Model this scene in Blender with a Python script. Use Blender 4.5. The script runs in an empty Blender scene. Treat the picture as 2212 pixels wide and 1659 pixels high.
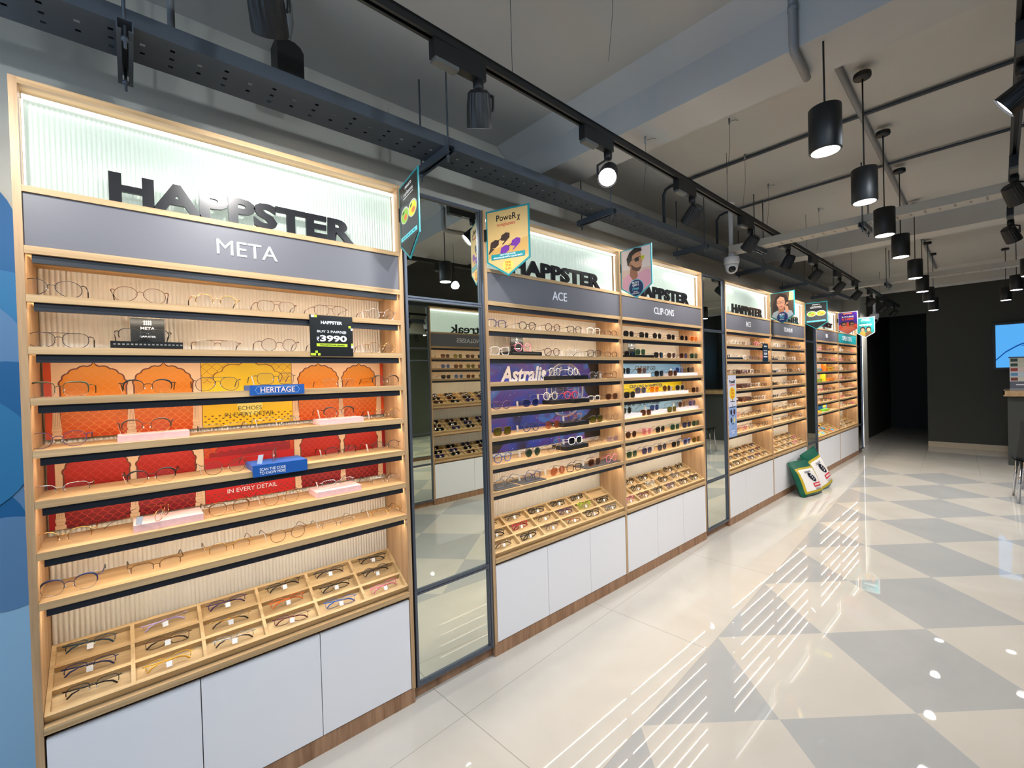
import bpy, math, random
from mathutils import Vector, Matrix, Quaternion
random.seed(7)
PI = math.pi
S = bpy.context.scene
COL = S.collection
sin, cos, sqrt = math.sin, math.cos, math.sqrt

# ------------------------------------------------------------------ materials
MATS = {}
def lin(r, g, b):
    f = lambda c: c/12.92 if c <= .04045 else ((c+.055)/1.055)**2.4
    return (f(r/255), f(g/255), f(b/255), 1)

def new_mat(name):
    m = bpy.data.materials.new(name); m.use_nodes = True
    nt = m.node_tree; nt.nodes.clear()
    out = nt.nodes.new('ShaderNodeOutputMaterial')
    return m, nt, out

def N(nt, kind, **kw):
    n = nt.nodes.new(kind)
    for k, v in kw.items():
        if k.startswith('i_'):
            n.inputs[k[2:].replace('_', ' ')].default_value = v
        else: setattr(n, k, v)
    return n

def mat(name, rgb=(200,200,200), rough=.5, metal=0., spec=.5, emit=None, coat=0., alpha_noise=0., noise_scale=8., bump=0.):
    if name in MATS: return MATS[name]
    m, nt, out = new_mat(name)
    p = N(nt, 'ShaderNodeBsdfPrincipled')
    p.inputs['Base Color'].default_value = lin(*rgb)
    p.inputs['Roughness'].default_value = rough
    p.inputs['Metallic'].default_value = metal
    p.inputs['Specular IOR Level'].default_value = spec
    p.inputs['Coat Weight'].default_value = coat
    if emit:
        p.inputs['Emission Color'].default_value = lin(*emit[0]); p.inputs['Emission Strength'].default_value = emit[1]
    if alpha_noise or bump:
        g = N(nt, 'ShaderNodeNewGeometry')
        nz = N(nt, 'ShaderNodeTexNoise'); nz.inputs['Scale'].default_value = noise_scale; nz.inputs['Detail'].default_value = 4
        nt.links.new(g.outputs['Position'], nz.inputs['Vector'])
        if alpha_noise:
            mx = N(nt, 'ShaderNodeMix', data_type='RGBA', blend_type='MULTIPLY')
            mx.inputs[0].default_value = alpha_noise
            mx.inputs[6].default_value = lin(*rgb)
            cr = N(nt, 'ShaderNodeValToRGB'); cr.color_ramp.elements[0].position = .3; cr.color_ramp.elements[1].position = .7
            cr.color_ramp.elements[0].color = (.6,.6,.6,1)
            nt.links.new(nz.outputs[0], cr.inputs[0]); nt.links.new(cr.outputs[0], mx.inputs[7]); nt.links.new(mx.outputs[2], p.inputs['Base Color'])
        if bump:
            b = N(nt, 'ShaderNodeBump'); b.inputs['Strength'].default_value = bump; b.inputs['Distance'].default_value = .01
            nt.links.new(nz.outputs[0], b.inputs['Height']); nt.links.new(b.outputs[0], p.inputs['Normal'])
    nt.links.new(p.outputs[0], out.inputs[0])
    MATS[name] = m
    return m

def wood(name, a, b, scale, rough=.45):
    """oak laminate: noise stretched along the grain; scale gives the grain direction"""
    if name in MATS: return MATS[name]
    m, nt, out = new_mat(name)
    g = N(nt, 'ShaderNodeNewGeometry')
    mp = N(nt, 'ShaderNodeMapping'); mp.inputs['Scale'].default_value = scale
    nt.links.new(g.outputs['Position'], mp.inputs['Vector'])
    n1 = N(nt, 'ShaderNodeTexNoise'); n1.inputs['Scale'].default_value = 1.; n1.inputs['Detail'].default_value = 6; n1.inputs['Roughness'].default_value = .65; n1.inputs['Distortion'].default_value = .4
    nt.links.new(mp.outputs[0], n1.inputs['Vector'])
    cr = N(nt, 'ShaderNodeValToRGB')
    cr.color_ramp.elements[0].position = .32; cr.color_ramp.elements[1].position = .68
    cr.color_ramp.elements[0].color = lin(*a); cr.color_ramp.elements[1].color = lin(*b)
    nt.links.new(n1.outputs[0], cr.inputs[0])
    p = N(nt, 'ShaderNodeBsdfPrincipled'); p.inputs['Roughness'].default_value = rough; p.inputs['Specular IOR Level'].default_value = .35
    nt.links.new(cr.outputs[0], p.inputs['Base Color']); nt.links.new(p.outputs[0], out.inputs[0])
    MATS[name] = m
    return m

def lens_mat(name, rgb, trans, rough=.02):
    """spectacle lens: tinted see-through sheet with a gloss coat"""
    if name in MATS: return MATS[name]
    m, nt, out = new_mat(name)
    t = N(nt, 'ShaderNodeBsdfTransparent'); t.inputs[0].default_value = (trans[0], trans[1], trans[2], 1)
    gl = N(nt, 'ShaderNodeBsdfGlossy'); gl.inputs['Roughness'].default_value = rough
    df = N(nt, 'ShaderNodeBsdfDiffuse'); df.inputs[0].default_value = lin(*rgb)
    lw = N(nt, 'ShaderNodeLayerWeight'); pw = N(nt, 'ShaderNodeMath', operation='POWER'); pw.inputs[1].default_value = 4.
    nt.links.new(lw.outputs['Facing'], pw.inputs[0])
    fr = N(nt, 'ShaderNodeMath', operation='MULTIPLY_ADD'); fr.inputs[1].default_value = .7; fr.inputs[2].default_value = .045
    nt.links.new(pw.outputs[0], fr.inputs[0])
    dens = 1 - max(trans)
    m1 = N(nt, 'ShaderNodeMixShader'); m1.inputs[0].default_value = max(.0, dens*.85)
    nt.links.new(t.outputs[0], m1.inputs[1]); nt.links.new(df.outputs[0], m1.inputs[2])
    m2 = N(nt, 'ShaderNodeMixShader'); nt.links.new(fr.outputs[0], m2.inputs[0])
    nt.links.new(m1.outputs[0], m2.inputs[1]); nt.links.new(gl.outputs[0], m2.inputs[2])
    nt.links.new(m2.outputs[0], out.inputs[0])
    MATS[name] = m
    return m

def emat(name, rgb, strength):
    if name in MATS: return MATS[name]
    m, nt, out = new_mat(name)
    e = N(nt, 'ShaderNodeEmission'); e.inputs[0].default_value = lin(*rgb); e.inputs[1].default_value = strength
    nt.links.new(e.outputs[0], out.inputs[0]); MATS[name] = m
    return m

OAKH = wood('oak_along', (166,134,94), (207,174,130), (1.3, 26, 60))
OAKV = wood('oak_upright', (160,126,90), (200,166,126), (30, 30, 1.6))
OAKT = wood('oak_tray', (186,154,108), (217,188,140), (2.0, 30, 40))
OAKP = wood('oak_plinth', (128,92,66), (176,136,104), (28, 40, 2.2))
WHITE = mat('white_laminate', (232,231,234), .38, spec=.4)
GREY = mat('grey_sign_board', (104,104,111), .42, spec=.5)
RIB = mat('cream_ribbed_panel', (232,226,214), .6)
BLACK = mat('black_metal', (16,16,18), .42)
BLKP = mat('black_powder_coat', (14,15,16), .5)
PROFILE = mat('dark_led_profile', (30,34,42), .4)
LED = emat('led_strip_warm', (255,241,218), 58)
LEDW = emat('led_strip_white', (250,252,255), 4)
FRAME = mat('mirror_frame_grey', (92,98,110), .35, metal=.6)
CEIL = mat('painted_concrete_grey', (190,190,187), .85, alpha_noise=.25, noise_scale=1.3)
WALLP = mat('wall_paint_taupe', (205,201,188), .8)
DARK = mat('wall_paint_charcoal', (64,66,62), .75)
STEEL = mat('galvanised_grey', (82,90,99), .5, metal=.25)
STEELL = mat('cable_tray_white', (176,174,166), .5)
TXTW = mat('white_lettering', (238,238,244), .5)
TXTB = mat('black_lettering', (24,24,28), .25)
CARDB = mat('black_card', (22,24,24), .3)
TAG = mat('price_tag_paper', (240,240,240), .6)
TEAL = mat('teal_board_edge', (24,140,146), .4)

# ------------------------------------------------------------------ mesh helper
class MB:
    def __init__(s): s.v=[]; s.f=[]; s.m=[]; s.s=[]; s.mats=[]
    def mi(s, m):
        if m not in s.mats: s.mats.append(m)
        return s.mats.index(m)
    def add(s, vs, fs, m, smooth=False, M=None):
        o=len(s.v); i=s.mi(m)
        s.v += [tuple(M@Vector(p)) for p in vs] if M else [tuple(p) for p in vs]
        for f in fs: s.f.append([o+k for k in f]); s.m.append(i); s.s.append(smooth)
        return s
    def box(s, x0,x1,y0,y1,z0,z1, m, M=None):
        v=[(x0,y0,z0),(x1,y0,z0),(x1,y1,z0),(x0,y1,z0),(x0,y0,z1),(x1,y0,z1),(x1,y1,z1),(x0,y1,z1)]
        return s.add(v, [(3,2,1,0),(4,5,6,7),(0,1,5,4),(1,2,6,5),(2,3,7,6),(3,0,4,7)], m, False, M)
    def quad(s, a,b,c,d, m): return s.add([a,b,c,d], [(0,1,2,3)], m)
    def tube(s, pts, r, m, n=6, closed=False, caps=True, flat=1.):
        """sweep a circle (flattened by flat in the second axis) along points"""
        P=[Vector(p) for p in pts]; k=len(P); vs=[]; prev=None
        for i in range(k):
            if closed: t=P[(i+1)%k]-P[i-1]
            else: t=P[min(i+1,k-1)]-P[max(i-1,0)]
            t.normalize()
            if prev is None:
                a=Vector((0,1,0)) if abs(t.y)<.8 else Vector((0,0,1))
                a=(a-t*a.dot(t)).normalized()
            else:
                a=(prev-t*prev.dot(t))
                a = a.normalized() if a.length>1e-6 else t.orthogonal().normalized()
            prev=a; b=t.cross(a)
            rr = r[i] if isinstance(r,(list,tuple)) else r
            for j in range(n):
                th=2*PI*j/n
                vs.append(P[i]+a*(cos(th)*rr*flat)+b*(sin(th)*rr))
        fs=[]
        for i in range(k if closed else k-1):
            for j in range(n):
                fs.append((i*n+j, i*n+(j+1)%n, ((i+1)%k)*n+(j+1)%n, ((i+1)%k)*n+j))
        if not closed and caps:
            fs.append(tuple(range(n-1,-1,-1))); fs.append(tuple((k-1)*n+j for j in range(n)))
        return s.add(vs, fs, m, True)
    def lathe(s, prof, m, n=20, M=None, smooth=True):
        """prof: (r,z) from bottom to top, revolved about z"""
        vs=[(r*cos(2*PI*j/n), r*sin(2*PI*j/n), z) for r,z in prof for j in range(n)]
        fs=[(i*n+j, i*n+(j+1)%n, (i+1)*n+(j+1)%n, (i+1)*n+j) for i in range(len(prof)-1) for j in range(n)]
        fs.append(tuple(range(n-1,-1,-1))); fs.append(tuple((len(prof)-1)*n+j for j in range(n)))
        return s.add(vs, fs, m, smooth, M)
    def prism(s, pts, y0, y1, m, M=None, msides=None):
        """outline in x,z pushed from y0 (front) to y1"""
        k=len(pts)
        vs=[(x,y0,z) for x,z in pts]+[(x,y1,z) for x,z in pts]
        s.add(vs, [tuple(range(k)), tuple(range(2*k-1,k-1,-1))], m, False, M)
        return s.add(vs, [(i, i+k, (i+1)%k+k, (i+1)%k) for i in range(k)], msides or m, False, M)
    def flat(s, pts, y, m):
        """flat printed shape in x,z at depth y"""
        return s.add([(x,y,z) for x,z in pts], [tuple(range(len(pts)))], m)
    def mesh(s, name):
        me=bpy.data.meshes.new(name); me.from_pydata(s.v, [], s.f)
        for m in s.mats: me.materials.append(m)
        me.polygons.foreach_set('material_index', s.m); me.polygons.foreach_set('use_smooth', s.s)
        me.update(); return me
    def build(s, name, parent=None, loc=None):
        return link(name, s.mesh(name), parent, loc)

def link(name, data, parent=None, loc=None, M=None):
    o=bpy.data.objects.new(name, data); COL.objects.link(o)
    if parent is not None: o.parent=parent
    if M is not None: o.matrix_local=M
    elif loc is not None: o.location=loc
    return o

def tag(o, label, cat, group=None, kind=None):
    if label: o['label']=label
    if cat: o['category']=cat
    if group: o['group']=group
    if kind: o['kind']=kind
    return o

def thing(name, label, cat, loc=(0,0,0), rz=0., group=None, M=None):
    o=bpy.data.objects.new(name, None); COL.objects.link(o); o.empty_display_size=.05
    if M is not None: o.matrix_world=M
    else: o.location=loc; o.rotation_euler=(0,0,rz)
    return tag(o,label,cat,group)

def struct(mb, name):
    o=mb.build(name); o['kind']='structure'; return o

# ------------------------------------------------------------------ lettering
_TXT={}
def text_mesh(s, bold=0., extrude=.02, shear=0., space=1.):
    key=(s,bold,extrude,shear,space)
    if key in _TXT: return _TXT[key]
    c=bpy.data.curves.new('lettering','FONT'); c.body=s; c.size=1.; c.offset=bold; c.extrude=extrude; c.shear=shear; c.space_character=space
    c.resolution_u=3
    c.align_x='CENTER'
    o=bpy.data.objects.new('lettering',c); COL.objects.link(o)
    dg=bpy.context.evaluated_depsgraph_get(); dg.update()
    me=bpy.data.meshes.new_from_object(o.evaluated_get(dg))
    bpy.data.objects.remove(o); bpy.data.curves.remove(c)
    xs=[v.co.x for v in me.vertices]; ys=[v.co.y for v in me.vertices]
    _TXT[key]=(me,min(xs),max(xs),min(ys),max(ys))
    return _TXT[key]

FACING={'-Y':(Vector((1,0,0)),Vector((0,0,1))), '-X':(Vector((0,-1,0)),Vector((0,0,1))), '+Y':(Vector((-1,0,0)),Vector((0,0,1)))}
def text(mb, s, cx, cz, depth, w, h, m, bold=0., th=.001, facing='-Y', shear=0., org=None, space=1.):
    """put lettering fitted into a w x h box into a mesh; cx, cz its centre in the facing plane, depth the plane"""
    me,x0,x1,y0,y1=text_mesh(s,bold,.02,shear,space)
    R,U=FACING[facing]; Nn=R.cross(U)
    if org is None:
        if facing=='-Y': org=Vector((cx,depth,cz))
        elif facing=='-X': org=Vector((depth,cx,cz))
        else: org=Vector((cx,depth,cz))
    sx=w/(x1-x0); sy=h/(y1-y0)
    vs=[org+R*((v.co.x-(x0+x1)/2)*sx)+U*((v.co.y-(y0+y1)/2)*sy)+Nn*(v.co.z/.02*th) for v in me.vertices]
    mb.add(vs,[tuple(p.vertices) for p in me.polygons],m)
    return mb

ORD=['first','second','third','fourth','fifth','sixth','seventh','eighth','ninth','tenth','eleventh','twelfth']
# ------------------------------------------------------------------ display bays
LV = [1.785, 1.634, 1.485, 1.332, 1.185, 1.034, .888]
TOPZ = 2.405
LITGLASS = mat('lit_fluted_glass', (140,150,142), .14, spec=.4, emit=((222,240,226), .54))
LIP = mat('shelf_front_edge', (206,170,124), .45)

def ribs(x0, x1, y, z0, z1, pitch, depth, m, side=1):
    """fluted sheet facing -y"""
    mb = MB(); n = max(2, int(round((x1-x0)/pitch))); k = 6
    xs = []; ys = []
    for i in range(n*k+1):
        t = i/k
        xs.append(x0+(x1-x0)*i/(n*k)); ys.append(y-depth*abs(sin(PI*t))**.7)
    vs = [(a,b,z0) for a,b in zip(xs,ys)]+[(a,b,z1) for a,b in zip(xs,ys)]
    c = len(xs)
    fs = [(i,i+1,c+i+1,c+i) for i in range(c-1)]
    mb.add(vs, fs, m, True)
    mb.box(x0,x1,y+.001,y+.006,z0,z1,m)
    return mb

def tray_matrix(zf, y0=.006, ang=math.radians(30.4)):
    return Matrix.Translation((0,y0,zf)) @ Matrix.Rotation(ang,4,'X')

def make_tray(root, x0, x1, zf, cols=6, rows=3, L=.238):
    M = tray_matrix(zf)
    mb = MB(); h=.024; t=.011
    mb.box(x0,x1,0,L,-h-.008,-h,OAKT,M)
    for j in range(rows+1):
        y=(L-t)*j/rows; mb.box(x0,x1,y,y+t,-h,0,OAKT,M)
    for i in range(cols+1):
        x=x0+(x1-x0-t)*i/cols; mb.box(x,x+t,.0004,L-.0004,-h,.0004,OAKT,M)
    tr = mb.build('compartment_tray', root)
    return M

def make_bay(label, x, W, sign=None, brand='HAPPSTER', doors=3, tl=.018, tr=.018, y=0., rz=0., shelves=LV, trays=(.553,), door_split=None,
             signmat=None, cols=6, brand_box=None, sign_h=.053, group='oak display bays', pitch=.0128):
    root = thing('display_bay', label, 'display unit', (x,y,0), rz, group)
    for a,b in ((0,tl),(W-tr,W)):
        MB().box(a,b,0,.39,.07,TOPZ,OAKV).build('side_panel', root)
    i0, i1 = tl, W-tr
    MB().box(i0,i1,0,.39,TOPZ-.018,TOPZ,OAKH).build('top_panel', root)
    MB().box(.002,W-.002,.004,.38,0,.07,OAKP).build('plinth', root)
    MB().box(i0,i1,.36,.372,.07,TOPZ-.018,OAKV).build('carcass_back', root)
    # lit header
    hb = ribs(i0+.001,i1-.001,.062,2.098,TOPZ-.018,.0115,.004,LITGLASS).build('lit_header_panel', root)
    hb['label']='pale green lit ribbed panel'
    s = MB().box(i0+.004,i1-.004,.028,.038,TOPZ-.043,TOPZ-.033,LEDW).box(i0+.002,i0+.006,.036,.042,2.1,TOPZ-.045,LEDW).box(i1-.006,i1-.002,.036,.042,2.1,TOPZ-.045,LEDW)
    s.build('led_strip', hb)
    MB().box(i0,i1,.001,.062,2.08,2.098,OAKH).build('sign_ledge', root)
    if brand:
        b = MB(); bw = brand_box or (W*.16, W*.82, .094)
        text(b, brand, (bw[0]+bw[1])/2, 2.0985+bw[2]/2, .014, bw[1]-bw[0], bw[2], TXTB, bold=.042 if brand.isupper() else .012, th=.006)
        b.build('brand_lettering', root)
    sb = MB().box(i0,i1,.008,.06,1.925,2.08,signmat or GREY).build('sign_board', root)
    if sign:
        w = sign if isinstance(sign, tuple) else (sign, .25)
        b = MB(); text(b, w[0], W*.5-.02, 2.005, .0065, w[1], sign_h, TXTW, bold=0., th=.0012); b.build('sign_lettering', sb)
    back = ribs(i0+.001,i1-.001,.222,min(trays)+.1,1.905,pitch,.0045,RIB).build('ribbed_back_panel', root)
    # shelves, each with its LED profile
    for k, z in enumerate((1.925,)+tuple(shelves)):
        mb = MB().box(i0+.0005,i1-.0005,0,.216 if k==0 else .19,z-.022,z,OAKH)
        sh = mb.build('shelf' if k else 'header_shelf', root)
        MB().box(i0+.014,i1-.010,.012,.026,z-.046,z-.0222,PROFILE).build('led_profile', sh)
        MB().box(i0+.0135,i1-.0105,.0265,.032,z-.0445,z-.0415,LED).build('led_strip', sh)
    for zf in trays:
        make_tray(root, i0+.001, i1-.001, zf, cols=cols)
        MB().box(i0+.001,i1-.001,-.006,.02,zf-.048,zf-.027,OAKH).build('tray_rail', root)
        MB().box(i0+.001,i1-.001,.024,.19,zf-.066,zf-.052,OAKP).build('tray_support', root)
    # doors
    a, b2 = i0+.002, i1-.002
    cuts = door_split or [a+(b2-a)*i/doors for i in range(doors+1)]
    for i in range(len(cuts)-1):
        MB().box(cuts[i]+.0015,cuts[i+1]-.0015,.001,.019,.075,.487,WHITE).build('door', root)
    return root

# mirrors with three panes
MIRROR = mat('mirror_glass', (236,240,228), .0, metal=1.)
def make_mirror(label, x0, x1, y=0., rz=0., lit=False):
    root = thing('wall_mirror', label, 'mirror', (x0,y,0), rz, 'tall framed mirrors')
    W = x1-x0
    f = MB(); st=.018
    f.box(.003,.006,.004,.03,.06,2.40,BLACK); f.box(W-.006,W-.003,.004,.03,.06,2.40,BLACK)
    for a,b in ((.006,st),(W-st-.010,W-.006)):
        f.box(a,b,0,.03,.062,2.40,FRAME)
    f.box(W-st-.004,W-st-.001,-.0015,.002,.062,2.40,BLACK)
    for z0,z1 in ((.062,.078),(.494,.503),(.506,.515),(1.884,1.893),(1.896,1.905),(2.386,2.40)):
        f.box(st,W-st-.010,0,.03,z0,z1,FRAME)
    f.box(st,W-st-.010,.006,.03,.503,.506,BLACK); f.box(st,W-st-.010,.006,.03,1.893,1.896,BLACK)
    f.build('frame', root)
    for z0,z1 in ((.078,.494),(.515,1.884),(1.905,2.386)):
        MB().box(st,W-st-.010,.012,.016,z0,z1,MIRROR).build('mirror_pane', root)
    MB().box(.0,W,.03,.36,0,.06,OAKP).build('plinth', root)
    MB().box(.002,W-.002,.03,.39,.06,2.40,DARK).build('backing_board', root)
    if lit:
        MB().box(W+.004,W+.014,.0,.012,.08,2.38,LEDW).build('led_strip', root)
    return root

BAYS = {}
BX = dict(a=(-.361,1.205), b=(1.320,1.224), c=(2.544,1.237), d=(4.250,1.190), e=(5.440,1.240), f=(7.150,1.158), g=(8.308,1.200))
BAYNAME = dict(a='nearest bay', b='second bay', c='third bay', d='fourth bay', e='fifth bay', f='sixth bay', g='farthest bay')
BAYS['a'] = make_bay('oak display bay nearest the camera with orange and red arch backdrop', *BX['a'], sign=('META',.196), door_split=[.021,.391,.788,1.185], brand_box=(.204,.985,.096))
BAYS['b'] = make_bay('oak display bay right of the nearest mirror, with starry zodiac backdrop', *BX['b'], sign=('ACE',.13), tr=.010)
BAYS['c'] = make_bay('oak display bay of sunglasses with blue and yellow backdrop strips', *BX['c'], sign=('CLIP-ONS',.30), tl=.010)
BAYS['d'] = make_bay('oak display bay with tall blue and white poster strip on its left edge', *BX['d'], sign=('ACE',.13), tr=.010, doors=2, door_split=[.02,.395,1.178], pitch=.02)
BAYS['e'] = make_bay('oak display bay behind the two green pet food bags', *BX['e'], sign=('TITANIUM',.30), tl=.010, doors=1, pitch=.02)
BAYS['f'] = make_bay('oak display bay holding bright kids boxes on its shelves', *BX['f'], sign=('KIDS',.10), brand='peepstar', tr=.010, doors=2, brand_box=(.12,.88,.12), pitch=.02)
TEALSIGN = mat('teal_sign_board', (22,150,158), .45)
BAYS['g'] = make_bay('farthest oak display bay with teal header sign', *BX['g'], sign=('OPEN DEAL',.62), brand='peepstar', tl=.010, doors=1, signmat=TEALSIGN, brand_box=(.12,.88,.12), sign_h=.075, pitch=.02)
MIR = [make_mirror('tall mirror between the nearest bay and the starry backdrop bay', .848, 1.318),
       make_mirror('tall mirror right of the sunglasses bay', 3.783, 4.248),
       make_mirror('tall mirror behind the green pet food bags', 6.682, 7.148),
       make_mirror('narrow mirror at far end of the wall by the white light strip', 9.510, 9.90, lit=True)]
# the opposite side of the shop, seen in the mirrors
OY = -2.746
BAYS['o'] = make_bay('oak sunglasses bay across the shop, seen only in the mirror', 3.81, 1.21, sign=('SUNGLASSES',.46), brand='Streak', y=OY, rz=PI,
                     shelves=(1.785,1.655,1.525), trays=(.553,.884,1.219), doors=2, cols=5, brand_box=(.36,.90,.11), pitch=.02)
MIR.append(make_mirror('tall mirror across the shop, seen only by reflection', 2.602, 2.602+.47, y=OY, rz=PI))
# ------------------------------------------------------------------ spectacles
FC = {  # frame colour name -> material
 'black': mat('frame_black', (20,20,22), .25), 'gunmetal': mat('frame_gunmetal', (70,72,78), .3, metal=.9),
 'silver': mat('frame_silver', (200,200,205), .2, metal=1.), 'gold': mat('frame_gold', (214,170,96), .22, metal=1.),
 'bronze': mat('frame_bronze', (112,82,58), .3, metal=.9), 'brown': mat('frame_brown', (74,44,30), .3),
 'tortoise': mat('frame_tortoise', (122,70,26), .25, alpha_noise=.95, noise_scale=160.), 'navy': mat('frame_navy', (28,38,92), .28),
 'teal': mat('frame_teal', (24,64,84), .28), 'purple': mat('frame_purple', (64,40,92), .28), 'maroon': mat('frame_maroon', (96,28,40), .28),
 'red': mat('frame_red', (196,28,52), .28), 'pink': mat('frame_pink', (226,120,150), .3), 'orange': mat('frame_orange', (226,110,40), .3),
 'yellow': mat('frame_yellow', (232,170,36), .35), 'lime': mat('frame_lime', (176,206,44), .3), 'white': mat('frame_white', (236,232,226), .3),
 'clear': mat('frame_clear', (214,212,206), .15, spec=.8), 'olive': mat('frame_olive', (64,66,44), .3), 'lilac': mat('frame_lilac', (196,176,224), .3),
 'green': mat('frame_green', (40,86,60), .3), 'copper': mat('frame_copper', (186,104,74), .25, metal=.9), 'blue': mat('frame_blue', (50,92,170), .3), 'grey': mat('frame_grey', (96,100,108), .3)}
LC = {'none': lens_mat('lens_clear', (240,240,240), (.97,.975,.98)), 'dark': lens_mat('lens_dark', (14,14,16), (.10,.10,.11)),
 'brown': lens_mat('lens_brown', (60,30,18), (.24,.14,.09)), 'green': lens_mat('lens_green', (22,48,38), (.12,.22,.17)),
 'olive': lens_mat('lens_olive', (84,78,18), (.30,.27,.06)), 'blue': lens_mat('lens_blue', (30,40,84), (.16,.2,.34)),
 'orange': lens_mat('lens_orange', (230,110,20), (.8,.38,.08)), 'pink': lens_mat('lens_pink', (226,110,116), (.8,.44,.46)),
 'copper': lens_mat('lens_copper', (176,84,50), (.6,.32,.22)), 'lavender': lens_mat('lens_lavender', (140,140,220), (.66,.66,.9))}
PAD = mat('nose_pad_silicone', (236,230,220), .2)
TIP = mat('temple_tip_dark', (40,26,22), .3)

SHAPES = {'round':(.0235,.0225,2.0,0), 'panto':(.0245,.0215,2.4,.10), 'square':(.0262,.0205,3.4,.05), 'rect':(.0265,.0165,3.0,.03),
          'aviator':(.0272,.0228,2.3,.20), 'cat':(.0262,.0195,2.7,.12), 'pilot':(.0268,.0205,2.9,.12)}
def outline(shape, n=22):
    a,b,p,tp = SHAPES[shape]; r=[]
    for i in range(n):
        t=2*PI*i/n; c,s=cos(t),sin(t)
        x=a*math.copysign(abs(c)**(2/p),c); z=b*math.copysign(abs(s)**(2/p),s)
        x*= 1-tp*max(0,-s)
        if shape=='aviator': x+=.0035*max(0,-s); z+= -.002*max(0,c)
        if shape=='cat': z+=.0035*max(0,c)*max(0,s)
        r.append((x,z))
    return r, b
_GM = {}
def warp(x): return (x/.07)**2*.0055
def glasses_parts(st):
    """meshes of one pair: x across, front at y=0 with temples towards +y, rims resting on z=0"""
    if st in _GM: return _GM[st]
    shape, fcol, lcol, rim, pose, bridge, hastag = st
    fm, lm = FC[fcol], LC[lcol]
    o, b = outline(shape)
    cx = .0342
    acet = rim in ('bold',)
    r = .0021 if acet else .0009
    zc = b+r+.0004+(.002 if shape=='aviator' else 0)
    fr = MB(); parts=[]
    for sgn in (-1,1):
        P=[(sgn*(cx+x), warp(sgn*(cx+x)), zc+z) for x,z in o]
        n=len(P)
        if rim in ('bold','full'):
            fr.tube(P, r, fm, 6 if acet else 5, closed=True, flat=.9)
        elif rim in ('half','brow'):
            up=[P[i] for i in range(-1,n//2+2)]
            k=len(up)
            if rim=='brow':
                rad=[.0009+.0022*min(1,max(0,(1-abs(2*j/(k-1)-.72)*1.1))) for j in range(k)]
                fr.tube(up, rad, fm, 6)
                fr.tube([P[i] for i in range(n//2+1,n)], .0006, FC['gold'] if fcol in('black','brown','tortoise') else FC['silver'], 4)
            else: fr.tube(up, .0012, fm, 5)
        elif rim=='rimless':
            fr.tube([P[i] for i in range(0,n//2+1)], .0005, FC['silver'], 4)
        # lens
        L=MB(); Q=[(x,y+.0004,z) for x,y,z in P]
        L.add(Q+[(sgn*cx, warp(cx)+.0002, zc)], [((i,(i+1)%n,n) if sgn>0 else ((i+1)%n,i,n)) for i in range(n)], lm, True)
        parts.append(('lens',L))
        # end piece and pad arm
        ez=zc+b*.52; ex=sgn*(cx+SHAPES[shape][0]*.93)
        fr.tube([(ex,warp(ex),ez),(sgn*.0655,.004,ez+.001),(sgn*.0685,.0085,ez)], .0022 if acet else .0013, fm, 5)
        ix=sgn*(cx-SHAPES[shape][0]*.90)
        fr.lathe([(.0006,-.004),(.0017,-.002),(.0018,.002),(.0006,.004)], PAD, 6, Matrix.Translation((sgn*.0085,.006,zc-.004))@Matrix.Rotation(sgn*.45,4,'Y'))
        fr.tube([(ix,.001,zc+.002),(sgn*.0086,.005,zc-.002)], .0005, fm if acet else FC['silver'], 4)
    w=cx-SHAPES[shape][0]*.97
    fr.tube([(-w,.0004,zc+b*.25),(-w*.5,-.001,zc+b*.25+.0035),(w*.5,-.001,zc+b*.25+.0035),(w,.0004,zc+b*.25)], .0019 if acet else .0010, fm, 5)
    if bridge=='double':
        fr.tube([(-cx+.004,.001,zc+b*.96),(0,-.001,zc+b*1.0),(cx-.004,.001,zc+b*.96)], .0009, fm, 5)
    parts.insert(0,('frame_front',fr))
    ez=zc+b*.52
    for sgn in (-1,1):
        T=MB(); tr = (.0024 if acet else .0014) if pose=='open' else (.0028 if acet else .0022)
        if pose=='open':
            pts=[(sgn*.0685,.0085,ez),(sgn*.0690,.05,ez),(sgn*.0680,.092,ez-.001),(sgn*.0670,.108,ez-.008),(sgn*.0655,.126,max(.003,ez-.024))]
        else:
            yy=.0105 if sgn>0 else .0150
            pts=[(sgn*.0680,.0075,ez),(sgn*.0655,yy,ez-.0005),(sgn*.02,yy+.002,ez-.003),(-sgn*.030,yy+.0005,ez-.006),(-sgn*.046,yy,ez-.011),(-sgn*.058,yy-.0005,max(.003,ez-.022))]
        T.tube(pts[:-2], tr, fm, 6, flat=.35)
        T.tube(pts[-3:], [tr,tr*1.25,tr*1.1], TIP if fcol in('silver','gold','bronze','gunmetal','copper') else fm, 5, flat=.5)
        parts.append(('temple',T))
    if hastag:
        G=MB()
        if pose=='open': G.add([(-.0705,.03,ez+.002),(-.0705,.046,ez+.001),(-.062,.052,.002),(-.062,.037,.001)],[(0,1,2,3)],TAG); G.add([(-.0709,.03,ez+.002),(-.0709,.046,ez+.001),(-.0624,.052,.002),(-.0624,.037,.001)],[(0,1,2,3)],TAG)
        else: G.box(-.008,.008,.0195,.0203,.001,.018,TAG)
        parts.append(('price_tag',G))
    _GM[st]=parts
    return parts

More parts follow.
